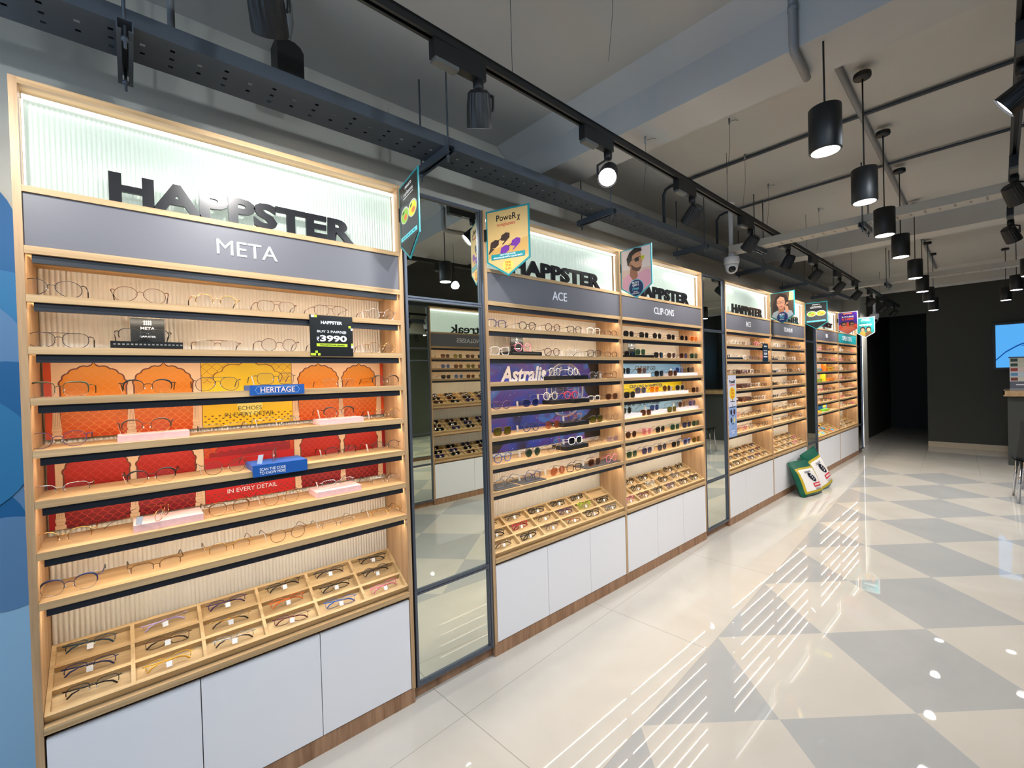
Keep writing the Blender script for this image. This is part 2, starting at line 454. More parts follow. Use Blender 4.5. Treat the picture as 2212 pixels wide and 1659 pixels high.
_CACHE={}
def put_glasses(st, M, label, group, cat='eyeglasses', whole=False, name=None):
    """one pair of spectacles; parts share mesh data between like pairs; tiny far pairs are one mesh"""
    nm = name or cat
    if whole:
        if (st,'w') not in _CACHE:
            mb=MB()
            for pn,p in glasses_parts(st):
                base=len(mb.v); mb.v+=p.v
                for f,mi,sm in zip(p.f,p.m,p.s):
                    mb.f.append([base+k for k in f]); mb.m.append(mb.mi(p.mats[mi])); mb.s.append(sm)
            _CACHE[(st,'w')]=mb.mesh(nm)
        o=bpy.data.objects.new(nm,_CACHE[(st,'w')]); COL.objects.link(o); o.matrix_world=M
        return tag(o,label,cat,group)
    if st not in _CACHE: _CACHE[st]=[(pn,p.mesh(pn)) for pn,p in glasses_parts(st)]
    root=thing(nm,label,cat,group=group,M=M)
    for pn,me in _CACHE[st]: link(pn,me,root)
    return root

DESC={'full':'thin-rimmed','bold':'thick-framed','half':'half-rim','brow':'browline','rimless':'rimless'}
LDESC={'dark':'black-lensed','brown':'brown-lensed','green':'green-lensed','olive':'olive-lensed','blue':'blue-lensed','orange':'orange-lensed','pink':'pink-lensed','copper':'copper-lensed','lavender':'lavender-lensed'}
SHELFN=['top','second','third','fourth','fifth','sixth','lowest']
def desc(st):
    shape,f,l,rim,pose,br,tg=st
    return f + ' ' + (LDESC[l] if l!='none' else DESC[rim]) + (' ' + shape if shape in('round','aviator','square','cat') else '')
def G(shape='rect', col='black', lens='none', rim='full', pose='open', bridge='single', tg=False): return (shape,col,lens,rim,pose,bridge,tg)
def KM(st):
    return 'sunglasses' if st[2]!='none' else 'eyeglasses'
def shelf_row(bay, k, items, whole=False, z=None, y=.038, frame=None, kind=None, shelf_name=None, yaw=.0):
    """items: list of (x world, style, lift, yaw)"""
    bn=BAYNAME.get(bay,'mirrored bay')
    n=0
    for it in items:
        x, st = it[0], it[1]; lift = it[2] if len(it)>2 else 0.; yw = it[3] if len(it)>3 else random.uniform(-.06,.06)
        dy = it[4] if len(it)>4 else 0.
        zz=(LV[k] if z is None else z)+lift+.0004
        M=Matrix.Translation((x, y+dy+random.uniform(-.003,.003), zz))@Matrix.Rotation(yw,4,'Z')@Matrix.Scale(1.07,4)
        if frame is not None: M=frame@M
        ct=kind or KM(st)
        lab=f"{desc(st)} {ct}, {ORD[n]} from left on {(shelf_name or SHELFN[k]+' shelf')} of {bn}"
        put_glasses(st, M, lab, f"{ct} on the {(shelf_name or SHELFN[k]+' shelf')} of the {bn}", ct, whole)
        n+=1
TROW=['front','middle','back']
def tray_row(bay, j, items, zf=.553, cols=6, whole=False, frame=None, kind=None, trayname='tray', x0=None, W=None):
    bx=BX.get(bay); X0=(bx[0] if bx else 0) if x0 is None else x0; W=bx[1] if W is None else W
    bn=BAYNAME.get(bay,'mirrored bay'); L=.238
    T=tray_matrix(zf)
    i0=.019; w=(W-2*i0)/cols
    for i,st in enumerate(items):
        if st is None: continue
        x=i0+w*(i+.5)+random.uniform(-.006,.006); s=L*(j+.40)/3+.006+random.uniform(-.004,.004)
        # the pair lies folded, temples towards the viewer
        Mloc=T@Matrix.Translation((x,s,-.0225))@Matrix.Rotation(random.uniform(-.10,.10),4,'Z')@Matrix.Rotation(-.95,4,'X')@Matrix.Rotation(PI,4,'Z')
        M=(frame if frame is not None else Matrix.Translation((X0,0,0)))@Mloc
        ct=kind or KM(st)
        put_glasses(st, M, f"folded {desc(st)} {ct}, {ORD[i]} from left in {TROW[j]} row of {bn} {trayname}", f"folded {ct} in the {bn} {trayname}", ct, whole)
# ------------------------------------------------------------------ risers, cards and posters
BLUEB = mat('blue_riser', (24,84,160), .45)
PINKM = mat('pink_marble', (240,198,196), .35, alpha_noise=.25, noise_scale=60.)
BLKM = mat('black_marble', (34,36,38), .3, alpha_noise=.9, noise_scale=45.)
GREYMAT = mat('charcoal_mat', (62,64,70), .6)
WHITEA = mat('white_acrylic', (236,234,244), .25)
LIME = mat('lime_print', (186,210,48), .5)
GREYP = mat('pattern_grey', (120,124,128), .5)

def riser(x0,x1,y0,y1,z,h,m,label,cat='riser',group=None,extra=None,name='display_riser'):
    cx,cy=(x0+x1)/2,(y0+y1)/2
    mb=MB().box(x0-cx,x1-cx,y0-cy,y1-cy,.0004,h,m)
    if extra: extra(mb,cx,cy)
    o=mb.build(name,None,(cx,cy,z)); return tag(o,label,cat,group)

# nearest bay: risers
def chev(mb,cx,cy):
    for i in range(17):
        x=-.086+i*.0107
        mb.box(x,x+.006,-.0502,-.0496,.013,.0175,GREYP)
riser(-.168,.018,.03,.13,LV[1],.025,CARDB,'black riser with pattern strip, under a small brand card','riser',extra=chev)
c=MB().box(-.0455,.0455,0,.003,.0,.085,CARDB)
for i in range(4):
    c.box(-.010+i*.0055,-.0068+i*.0055,-.0006,.0002,.062,.078,TXTW)
for i in range(3): c.box(-.012,.012,-.0006,.0002,.0635+i*.005,.0652+i*.005,TXTW)
text(c,'META',0,.051,-.0002,.038,.009,TXTW,bold=.02)
text(c,'by',0,.033,-.0002,.007,.005,TXTW); text(c,'HAPPSTER',0,.0225,-.0002,.043,.006,TXTW,bold=.025)
tag(c.build('brand_card',None,(-.073,.10,LV[1]+.0255)),'black brand card with white grid mark standing on the black riser','card')
# price card hung over the shelf edge
pc=MB().box(-.0865,.0865,0,.0025,0,.166,CARDB)
text(pc,'HAPPSTER',0,.137,-.0002,.086,.013,TXTW,bold=.03)
text(pc,'BUY 2 PAIRS@',0,.099,-.0002,.118,.0125,TXTW,bold=.006)
text(pc,'3990',.006,.072,-.0002,.108,.026,TXTW,bold=.03); text(pc,'₹',-.056,.069,-.0002,.010,.017,TXTW,bold=.01)
pc.box(-.062,.062,-.0006,.0002,.039,.051,LIME); text(pc,'TRANSITIONS LENSES',0,.045,-.0007,.10,.005,CARDB)
for x,z in ((-.058,.0),(-.0865+.001,.0),(-.0755,.0),(-.068,.0105)): pc.box(x,x+.0095,-.0006,.0002,z+.0015,z+.011,LIME)
pc.box(-.068,-.058,-.0006,.0002,.156,.1655,LIME); pc.box(-.08,-.069,-.0006,.0002,.156,.1655,TXTW); pc.box(.069,.079,-.0006,.0002,.118,.128,LIME); pc.box(.0785,.0865,-.0006,.0002,.108,.118,TXTW)
pc.box(.0785,.0865,-.0006,.0002,.044,.054,LIME); pc.box(.0785,.0865,-.0006,.0002,.034,.044,TXTW)
tag(pc.build('price_card',None,(.512,-.0045,1.6165)),'black and lime price card hung on the upper shelves of the nearest bay','price card')
def herit(mb,cx,cy):
    mb.box(-.094,.094,-.0572,-.0562,-.018,.0195,BLUEB)
    text(mb,'HERITAGE',0,.001,-.0574,.118,.020,mat('rose_print',(244,214,206),.5),bold=.006)
    f=.0004
    ol=[(-.076,.019),(-.070,.031),(.070,.031),(.076,.019),(.070,.007),(-.070,.007)]
    mb.tube([(x,-.0572,z-.018) for x,z in ol],.0007,mat('pale_line',(150,190,220),.5),4,closed=True)
riser(.207,.395,-.012,.10,LV[2],.0195,BLUEB,'blue riser lettered HERITAGE on the third shelf','riser',extra=herit)
def scan(mb,cx,cy):
    mb.box(-.095,.095,-.0672,-.0662,-.0215,.022,BLUEB)
    text(mb,'SCAN THE CODE',-.028,.0045,-.0674,.088,.0105,TXTW); text(mb,'TO KNOW MORE',-.028,-.009,-.0674,.088,.0105,TXTW)
riser(.207,.397,-.012,.12,LV[4],.022,BLUEB,'blue riser lettered SCAN THE CODE on the fifth shelf','riser',extra=scan)
riser(-.160,.027,.028,.115,LV[3],.022,PINKM,'pink marble riser under brown spectacles, left part of fourth shelf','riser','pink marble risers')
riser(.46,.645,.022,.115,LV[3],.022,PINKM,'pink marble riser at right part of fourth shelf','riser','pink marble risers')
riser(-.130,.058,.025,.135,LV[5],.024,PINKM,'pink marble riser carrying sideways gold spectacles, left part of sixth shelf','riser','pink marble risers')
riser(.44,.625,.022,.135,LV[5],.024,PINKM,'pink marble riser at right part of sixth shelf','riser','pink marble risers')

# arch posters of the nearest bay (printed sheets)
def lattice(name, top, bot, line, z0, z1, p=.026):
    m,nt,out=new_mat(name)
    g=N(nt,'ShaderNodeNewGeometry'); s=N(nt,'ShaderNodeSeparateXYZ'); nt.links.new(g.outputs['Position'],s.inputs[0])
    def ma(op,a,b=None):
        n=N(nt,'ShaderNodeMath',operation=op)
        for i,v in enumerate((a,b)):
            if v is None: continue
            if isinstance(v,(int,float)): n.inputs[i].default_value=v
            else: nt.links.new(v,n.inputs[i])
        return n.outputs[0]
    x,z=s.outputs[0],s.outputs[2]
    wv=ma('MULTIPLY',ma('SINE',ma('MULTIPLY',ma('ADD',x,z),2*PI/p*1.0)),.0014)
    wv2=ma('MULTIPLY',ma('SINE',ma('MULTIPLY',ma('SUBTRACT',x,z),2*PI/p*1.0)),.0014)
    a=ma('PINGPONG',ma('ADD',ma('ADD',x,wv2),z),p/2); b=ma('PINGPONG',ma('ADD',ma('SUBTRACT',x,z),wv),p/2)
    ln=ma('LESS_THAN',ma('MINIMUM',a,b),.0010)
    mr=N(nt,'ShaderNodeMapRange'); mr.inputs[1].default_value=z0; mr.inputs[2].default_value=z1; nt.links.new(z,mr.inputs[0])
    cr=N(nt,'ShaderNodeValToRGB'); cr.color_ramp.elements[0].color=lin(*bot); cr.color_ramp.elements[1].color=lin(*top); nt.links.new(mr.outputs[0],cr.inputs[0])
    mx=N(nt,'ShaderNodeMix',data_type='RGBA'); mx.inputs[7].default_value=lin(*line); nt.links.new(ln,mx.inputs[0]); nt.links.new(cr.outputs[0],mx.inputs[6])
    pr=N(nt,'ShaderNodeBsdfPrincipled'); pr.inputs['Roughness'].default_value=.45; nt.links.new(mx.outputs[2],pr.inputs['Base Color']); nt.links.new(pr.outputs[0],out.inputs[0])
    MATS[name]=m
    return m
def arch_pts(x0,x1,zb,zs,zt,n=9,bump=.004):
    """scalloped pointed arch: jambs x0..x1 from zb, springing at zs, apex zt"""
    cx=(x0+x1)/2; a=(x1-x0)/2; b=zt-zs-.006; P=[(x0,zb),(x0,zs)]; k=72
    for i in range(k+1):
        t=PI-PI*i/k; bu=bump*abs(sin(n*t))
        sp=.010*max(0,1-abs(t-PI/2)/.07)
        P.append((cx+(a+bu)*cos(t), zs+(b+bu)*sin(t)+sp))
    P+= [(x1,zs),(x1,zb)]
    return P
def arch_poster(z0,z1,zm,pal,label,second):
    cream,side,top,bot,line,ctop,cbot,cl,dark,txt=pal
    mb=MB(); y=0.
    Mc=mat('print_cream_'+second,cream,.55,alpha_noise=.12,noise_scale=14.); Ms=mat('print_side_'+second,side,.5); Md=mat('print_outline_'+second,dark,.5)
    La=lattice('print_lattice_'+second,top,bot,line,z0,z1); Lc=lattice('print_centre_'+second,ctop,cbot,cl,z0,z1,.034)
    Pl=mat('print_plain_'+second,ctop if second=='amber' else (190,20,30),.5)
    mb.box(-.3365,.8245,0,.003,z0,z1,Mc)
    mb.flat([(-.3365,z0),(-.3186,z0),(-.3186,z1),(-.3365,z1)],-.0006,Ms); mb.flat([(.809,z0),(.8245,z0),(.8245,z1),(.809,z1)],-.0006,Ms)
    for x0,x1 in ((-.297,-.137),(-.112,.053),(.435,.601),(.626,.782)):
        zt=z1-.010
        for gx,m,dy in ((.0045,Md,-.0006),(0,La,-.0010)):
            mb.flat(arch_pts(x0-gx,x1+gx,zm,zm+.055,zt-.003+gx),dy,m)
            mb.flat([(x0-.003-gx,z0),(x1+.003+gx,z0),(x1+.003+gx,zm+.004),(x0-.003-gx,zm+.004)],dy-.0001,m)
    for x in (-.310,-.1245,.064,.4195,.6135,.7955):
        w=.0105
        mb.flat([(x-w*1.25,z0),(x+w*1.25,z0),(x+w*1.25,z0+.012),(x+w*.9,z0+.016),(x+w*1.15,z0+.024),(x+w*1.15,z0+.034),(x+w,z0+.038),(x+w*.62,zm+.0),(x+w*1.3,zm+.012),(x-w*1.3,zm+.012),(x-w*.62,zm+.0),(x-w,z0+.038),(x-w*1.15,z0+.034),(x-w*1.15,z0+.024),(x-w*.9,z0+.016),(x-w*1.25,z0+.012)],-.0016,Mc)
        for q in (-.5,-.17,.17,.5): mb.box(x+q*w*1.1-.0003,x+q*w*1.1+.0003,-.0019,-.0016,z0+.04,zm-.006,Md)
        for zz in (z0+.013,z0+.024,z0+.036): mb.box(x-w,x+w,-.0019,-.0016,zz,zz+.0006,Md)
    # centre field
    mb.flat([(.082,z0),(.407,z0),(.407,z1),(.082,z1)],-.0006,Md)
    mb.flat([(.084,z0),(.405,z0),(.405,z1-.002),(.084,z1-.002)],-.0009,Lc)
    mb.flat(arch_pts(.128,.362,zm+.035,zm+.06,z1-.003,5,.012),-.0012,Md); mb.flat(arch_pts(.131,.359,zm+.035,zm+.06,z1-.006,5,.012),-.0015,Pl)
    mb.flat([(.084,z0),(.405,z0),(.405,zm+.055),(.084,zm+.055)],-.0016,Pl)
    tz_=1.413 if second=='amber' else 1.109
    if second=='amber':
        mb.flat([(.245+.045*cos(2*PI*i/32),z0+.083+.045*sin(2*PI*i/32)) for i in range(32)],-.0019,mat('print_sun',(246,226,120),.5))
        dz=z0+.045
    else:
        mb.flat([(.10,zm+.056)]+[(.10+.29*i/30, zm+.072+.022*i/30+.004*sin(i*1.9)) for i in range(31)]+[(.39,zm+.056)],-.0019,mat('print_hill',(150,14,28),.5))
        dz=z0+.035
    text(mb,'ECHOES',.245,tz_,-.0021,.084,.0165,txt); text(mb,'IN EVERY DETAIL',.245,tz_-.024,-.0021,.178,.0165,txt)
    for r in range(4):
        for i in range(14):
            x=.092+i*.0235+(r%2)*.0118; zz=dz-r*.0105
            if x<.398 and zz>z0+.002: mb.flat([(x+.0045*cos(PI+PI*k/6),zz+.0045*sin(PI+PI*k/6)) for k in range(7)],-.0019,Md)
    o=mb.build('backdrop_poster',None,(0,.2065,0)); tag(o,label,'poster')
arch_poster(1.345,1.602,1.462,((242,204,164),(206,70,22),(228,150,8),(206,70,16),(226,140,66),(240,196,10),(226,156,10),(176,110,20),(110,50,30),mat('print_brown_text',(70,66,30),.5)),'orange and yellow arch backdrop poster in the nearest bay, upper of the two','amber')
arch_poster(1.048,1.308,1.170,((240,208,168),(150,6,24),(196,34,14),(104,5,24),(196,56,50),(214,80,14),(160,10,22),(150,40,20),(112,58,40),TXTW),'red arch backdrop poster in the nearest bay, lower of the two','crimson')

# ------------------------------------------------------------------ nearest bay spectacles
def xs(*a): return a
g=G
A=[[( -.294,g('aviator','gunmetal')),(-.09,g('aviator','bronze')),(.121,g('round','gold','none','half')),(.318,g('pilot','bronze',bridge='double')),(.524,g('pilot','brown',bridge='double')),(.751,g('round','silver',tg=True))],
 [(-.283,g('pilot','gunmetal',bridge='double')),(-.083,g('pilot','black','none','half',tg=True),.025,None,.03),(.12,g('rect','bronze','none','rimless',bridge='double')),(.323,g('round','brown')),(.53,g('panto','bronze')),(.746,g('round','gold',tg=True))],
 [(-.287,g('square','olive','none','brow',tg=True)),(-.079,g('panto','black','none','brow',tg=True)),(.116,g('aviator','gunmetal',bridge='double')),(.307,g('square','gunmetal',tg=True),.0192),(.549,g('rect','gold','none','rimless')),(.761,g('panto','black','none','brow'))],
 [(-.294,g('panto','purple',tg=True)),(-.086,g('panto','brown','none','brow',tg=True),.0222,None,.005),(.132,g('rect','silver','none','rimless',tg=True)),(.314,g('round','clear','none','rimless',tg=True)),(.548,g('panto','black','none','brow',tg=True),.0222,None,.005),(.765,g('round','gold',tg=True))],
 [(-.294,g('rect','silver','none','half',tg=True)),(-.078,g('panto','black','none','brow',tg=True)),(.131,g('panto','bronze',tg=True)),(.30,g('square','brown',tg=True),.022,1.25,.02),(.549,g('panto','black','none','half',tg=True)),(.753,g('panto','gunmetal','none','half',tg=True))],
 [(-.291,g('panto','gold','none','half',tg=True)),(-.050,g('rect','gold',tg=True),.0242,1.25,.03),(.139,g('panto','tortoise','none','brow',tg=True)),(.313,g('round','gold',tg=True)),(.534,g('rect','silver','none','half',tg=True),.0242,None,.01),(.748,g('rect','silver','none','half'))],
 [(-.282,g('panto','navy','none','brow',tg=True)),(-.075,g('rect','bronze','none','half',tg=True)),(.135,g('panto','gold','none','half',tg=True)),(.332,g('panto','bronze',tg=True)),(.527,g('rect','silver','none','half',tg=True)),(.745,g('rect','gold','none','half',tg=True))]]
for k,r in enumerate(A):
    shelf_row('a',k,[(i[0],i[1],i[2] if len(i)>2 else 0.,(i[3] if len(i)>3 and i[3] is not None else random.uniform(-.05,.05)),i[4] if len(i)>4 else 0.) for i in r])
f=lambda s,c,r='half',t=True: G(s,c,'none',r,'fold','single',t)
tray_row('a',2,[f('rect','teal'),f('rect','lilac','rimless'),f('rect','purple'),f('rect','black'),f('rect','gunmetal'),f('rect','black','full')])
tray_row('a',1,[f('rect','navy'),f('rect','bronze','full'),f('rect','gold','rimless'),f('rect','orange'),f('rect','black','full'),f('panto','gunmetal')])
tray_row('a',0,[f('rect','black','half',False),f('rect','yellow'),f('rect','silver'),f('rect','maroon','full'),f('rect','blue','full'),f('rect','pink')])

# ------------------------------------------------------------------ second bay
riser(1.517,1.765,.03,.13,LV[1],.024,CARDB,'black riser under pink spectacles in the second bay','riser',extra=lambda mb,cx,cy:[mb.box(-.11+i*.0075,-.107+i*.0075,-.0504,-.0496,.013,.018,GREYP) for i in range(29)])
def small_card(x,y,z,w,h,lines,label,m=CARDB):
    c=MB().box(-w/2,w/2,0,.003,0,h,m)
    for s,zz,ww,hh in lines:
        if s=='spade': c.flat([(0,zz+hh),(ww/2,zz),(ww/6,zz+hh*.15),(ww/4,zz-hh*.25),(-ww/4,zz-hh*.25),(-ww/6,zz+hh*.15),(-ww/2,zz)],-.0004,TXTW)
        elif s=='bar': c.box(-ww/2,ww/2,-.0006,.0002,zz,zz+hh,TXTW)
        else: text(c,s,0,zz,-.0002,ww,hh,TXTW,bold=.02)
    return tag(c.build('brand_card',None,(x,y,z)),label,'card')
small_card(1.631,.105,LV[1]+.0245,.099,.098,[('spade',.075,.017,.014),('ACE',.060,.028,.011),('HAPPSTER',.022,.05,.006)],'black brand card with white spade mark behind pink spectacles')
MN='black marble risers'
for k,(x0,x1) in {2:(1.89,2.175),3:(1.87,2.18),4:(1.935,2.182),5:(1.95,2.168)}.items():
    riser(x0,(x0+x1)/2-.002 if k in(2,3) else x1,.045 if k in(2,3) else .02,.145,LV[k],.026,BLKM,f'black marble riser on the {SHELFN[k]} shelf of the second bay'+(', left of its pair' if k in(2,3) else ''),'riser',MN)
    if k in (2,3): riser((x0+x1)/2,x1,.012,.13,LV[k],.026,BLKM,f'black marble riser on the {SHELFN[k]} shelf of the second bay, right of its pair','riser',MN)
for i,(x0,x1) in enumerate(((1.367,1.545),(1.567,1.76),(2.14,2.335),(2.345,2.515))):
    riser(x0,x1,.012,.14,LV[6],.004,GREYMAT,f'charcoal display mat, {ORD[i]} from left on lowest shelf of the second bay','display mat','charcoal mats on the lowest shelf',name='display_mat')
b='bold'
B=[[(1.431,g('square','navy','none',b)),(1.664,g('panto','black','none',b,tg=True)),(1.877,g('round','brown','none',b,tg=True)),(2.082,g('square','black','none',b)),(2.278,g('square','white','none',b,tg=True)),(2.468,g('rect','brown','none',b))],
 [(1.449,g('square','clear','none',b,tg=True)),(1.64,g('panto','pink','none',b),.0245,0,.02),(1.863,g('panto','brown','none',b)),(2.071,g('square','clear','none',b,tg=True)),(2.276,g('square','black','none',b,tg=True)),(2.468,g('rect','brown','none',b))],
 [(1.92,g('panto','clear','none',b,tg=True),.0265,.2,.03),(2.09,g('panto','clear','none',b),.0265,.2,.03),(2.29,g('square','grey','none',b)),(2.463,g('square','tortoise','none',b,tg=True))],
 [(1.444,g('cat','purple','none',b)),(1.673,g('cat','navy','blue',b,tg=True)),(1.885,g('round','clear','none',b,tg=True),.0265,0,.04),(2.06,g('panto','red','none',b),.0265,0,.025),(2.269,g('rect','clear','none',b,tg=True)),(2.465,g('cat','brown','brown',b))],
 [(1.445,g('square','brown','olive',b,tg=True)),(1.667,g('round','navy','none',b,tg=True)),(1.85,g('round','bronze','copper','full')),(2.08,g('panto','tortoise','none',b,tg=True),.0265,0,.01),(2.288,g('square','black','olive',b)),(2.463,g('square','brown','none','full'))],
 [(1.443,g('panto','blue','none',b,tg=True)),(1.676,g('round','gunmetal','green','brow',tg=True)),(1.862,g('round','gold','none','full')),(2.074,g('square','white','dark',b,tg=True),.0265,0,.01),(2.282,g('rect','bronze','none','half',tg=True)),(2.463,g('rect','silver','lavender','rimless'))],
 [(1.455,g('square','grey','none',b,tg=True),.0045),(1.672,g('panto','navy','none',b,tg=True),.0045),(1.888,g('aviator','copper','copper','full',tg=True)),(2.04,g('square','black','none',b,tg=True)),(2.255,g('square','tortoise','brown',b,tg=True),.0045),(2.44,g('round','pink','none',b),.0045)]]
def rowfix(r): return [(i[0],i[1],i[2] if len(i)>2 else 0.,(i[3] if len(i)>3 else random.uniform(-.06,.06)),i[4] if len(i)>4 else 0.) for i in r]
for k,r in enumerate(B): shelf_row('b',k,rowfix(r))
h=lambda s,c,r='bold',t=True: G(s,c,'none',r,'fold','single',t)
tray_row('b',2,[h('rect','bronze','full'),h('rect','gunmetal','full'),h('rect','black'),h('rect','black'),h('rect','black'),None])
tray_row('b',1,[h('rect','black'),h('rect','red'),h('round','bronze','full'),h('rect','purple'),h('panto','lime'),h('rect','black')])
tray_row('b',0,[h('rect','bronze','full'),h('rect','black'),h('round','brown','full'),h('rect','copper','full'),h('square','black'),h('rect','grey')])

# zodiac backdrop (printed sheet)
def nebula():
    m,nt,out=new_mat('print_nebula')
    g_=N(nt,'ShaderNodeNewGeometry'); n1=N(nt,'ShaderNodeTexNoise'); n1.inputs['Scale'].default_value=3.2; n1.inputs['Detail'].default_value=6; n1.inputs['Distortion'].default_value=.8
    nt.links.new(g_.outputs['Position'],n1.inputs['Vector'])
    cr=N(nt,'ShaderNodeValToRGB'); el=cr.color_ramp.elements
    el[0].position=.30; el[0].color=lin(18,16,60); el[1].position=.75; el[1].color=lin(214,120,190)
    for p,c_ in ((.42,(30,60,170)),(.5,(70,44,140)),(.58,(40,110,200)),(.66,(130,60,160))):
        e=el.new(p); e.color=lin(*c_)
    nt.links.new(n1.outputs[0],cr.inputs[0])
    v=N(nt,'ShaderNodeTexVoronoi'); v.inputs['Scale'].default_value=38; nt.links.new(g_.outputs['Position'],v.inputs['Vector'])
    lt=N(nt,'ShaderNodeMath',operation='LESS_THAN'); lt.inputs[1].default_value=.07; nt.links.new(v.outputs['Distance'],lt.inputs[0])
    mx=N(nt,'ShaderNodeMix',data_type='RGBA'); mx.inputs[7].default_value=(.9,.9,1,1); nt.links.new(lt.outputs[0],mx.inputs[0]); nt.links.new(cr.outputs[0],mx.inputs[6])
    p=N(nt,'ShaderNodeBsdfPrincipled'); p.inputs['Roughness'].default_value=.45; nt.links.new(mx.outputs[2],p.inputs['Base Color']); nt.links.new(p.outputs[0],out.inputs[0])
    return m
NEB=nebula(); ROCK=mat('print_rock',(30,28,30),.6,alpha_noise=.9,noise_scale=24.); SIL=mat('print_silver',(196,194,214),.5)
mb=MB().box(1.345,2.533,0,.003,1.055,1.602,NEB)
random.seed(3)
L=[(1.345,1.602),(1.47,1.602)]; z=1.602
for i in range(14): L.append((1.41+.05*sin(i*.7)+random.uniform(-.02,.02)+(.12 if i>11 else 0), 1.60-.54*i/13))
L.append((1.345,1.055)); mb.flat(L[::-1],-.0005,ROCK)
R=[(2.533,1.055),(2.533,1.602),(2.36,1.602)]
for i in range(14): R.append((2.40+.045*sin(i*1.1)+random.uniform(-.02,.02)-(.09 if i>9 else 0), 1.60-.54*i/13))
mb.flat(R,-.0005,ROCK)
wc=(2.16,1.415)
for r_,t_ in ((.186,.006),(.176,.0018),(.14,.003),(.1,.0015)):
    mb.tube([(wc[0]+r_*cos(2*PI*i/48),-.0012,wc[1]+r_*sin(2*PI*i/48)) for i in range(48)],t_,SIL,4,closed=True,flat=.15)
for i in range(12):
    t=2*PI*i/12; mb.tube([(wc[0]+.02*cos(t),-.0012,wc[1]+.02*sin(t)),(wc[0]+.138*cos(t),-.0012,wc[1]+.138*sin(t))],.0009,SIL,4,flat=.4)
    t+=PI/12; x,z=wc[0]+.157*cos(t),wc[1]+.157*sin(t)
    ww=.022; s_='II Y V M O E T H X L C U'.split()[i]
    text(mb,s_,x,z,-.0012,ww*.8,ww,SIL,bold=.02)
text(mb,'Astralis',1.775,1.528,-.0014,.40,.105,TXTW,bold=.03,shear=.25)
tag(mb.build('backdrop_poster',None,(0,.2065,0)),'dark purple starry zodiac backdrop poster in the second bay','poster')

# ------------------------------------------------------------------ third bay
for lab,z0,z1,colr,tx,tc,w,x0_,hh in (('blue',1.348,1.600,0,0,0,0,0,0),):
    pass
def strip(z0,z1,colr,s,cx,w,hh,label,tz):
    mb=MB().box(2.570,3.762,0,.003,z0,z1,mat('print_strip_%d_%d'%(colr[0],colr[2]),colr,.45))
    text(mb,s,cx,tz,-.0004,w,hh,mat('print_ink',(34,52,70),.5),bold=.012); return tag(mb.build('backdrop_poster',None,(0,.2065,0)),label,'poster')
strip(1.487,1.600,(118,176,226),'CLIP FLIP GO',3.17,.30,.036,'light blue backdrop strip in the third bay, above the yellow one',1.560)
strip(1.334,1.440,(246,226,20),'CLIP-ONS by HAPPSTER',3.18,.50,.034,'yellow backdrop strip behind sunglasses in the third bay',1.406)
strip(1.187,1.288,(150,196,228),'BLOCK GLARE. SEE BETTER. GO POLARISED',3.0,.76,.026,'pale blue backdrop strip in the third bay, below the yellow one',1.262)
riser(2.64,3.015,.03,.14,LV[1],.022,CARDB,'black riser under green-lensed sunglasses in the third bay','riser')
small_card(2.823,.105,LV[1]+.0225,.10,.095,[('bar',.072,.014,.014),('CLIP-ONS',.055,.05,.009),('bar',.02,.04,.005)],'black brand card in the third bay beside green sunglasses')
WR='white acrylic risers in the third bay'
for i,(k,x0,x1) in enumerate(((2,2.589,2.981),(2,3.351,3.76),(3,2.761,3.17),(3,3.18,3.582),(4,2.575,2.85),(4,2.98,3.30),(4,3.40,3.76))):
    riser(x0,x1,.045,.15,LV[k],.026,WHITEA,f'white riser on the {SHELFN[k]} shelf of the third bay, '+('left' if i in(0,2,4) else 'middle' if i==5 else 'right')+' one','riser',WR)
Cc=[[('square','black','dark'),('square','black','dark'),('panto','black','dark'),('square','black','dark'),('panto','brown','dark'),('square','orange','orange')],
 [('panto','black','dark'),('square','green','green'),('square','black','dark'),('square','silver','brown'),('square','brown','brown'),('square','green','green')],
 [('square','black','dark'),('square','brown','brown'),('square','black','dark'),('square','brown','brown'),('square','blue','blue'),('square','black','dark')],
 [('square','black','dark'),('square','purple','blue'),('square','orange','orange'),('panto','brown','brown'),('square','grey','dark'),('square','brown','brown')],
 [('round','black','dark'),('square','tortoise','brown'),('square','navy','blue'),('square','olive','olive'),('panto','brown','brown'),('square','purple','blue')],
 [('panto','brown','brown'),('round','pink','pink'),('square','black','dark'),('square','green','green'),('square','black','blue'),('square','green','green')],
 [('square','green','green'),('square','navy','blue'),('panto','black','blue'),('square','black','dark'),('square','blue','blue'),('square','tortoise','olive')]]
Cx=[[2.691,2.901,3.088,3.295,3.512,3.690],[2.69,2.888,3.101,3.303,3.505,3.690],[2.684,2.9,3.102,3.311,3.482,3.679],[2.683,2.874,3.074,3.267,3.486,3.690],[2.683,2.9,3.067,3.282,3.512,3.690],[2.688,2.906,3.102,3.328,3.529,3.690],[2.694,2.9,3.116,3.336,3.532,3.690]]
lift={(1,1):.0225,(2,0):.0265,(2,1):.0265,(2,4):.0265,(2,5):.0265,(3,1):.0265,(3,2):.0265,(3,3):.0265,(3,4):.0265,(4,0):.0265,(4,2):.0265,(4,4):.0265,(4,5):.0265}
for k in range(7):
    shelf_row('c',k,[(Cx[k][i],G(Cc[k][i][0],Cc[k][i][1],Cc[k][i][2],'bold',tg=(i%2==0)),lift.get((k,i),0),random.uniform(-.06,.06),.03 if (k,i) in lift else 0.) for i in range(6)],kind='sunglasses')
tray_row('c',2,[h('round','black'),h('round','black'),h('square','black'),h('round','brown','full'),h('round','black'),h('round','black')])
tray_row('c',1,[h('panto','olive'),h('panto','black'),h('round','clear'),h('panto','black'),h('round','grey'),h('rect','brown','full')])
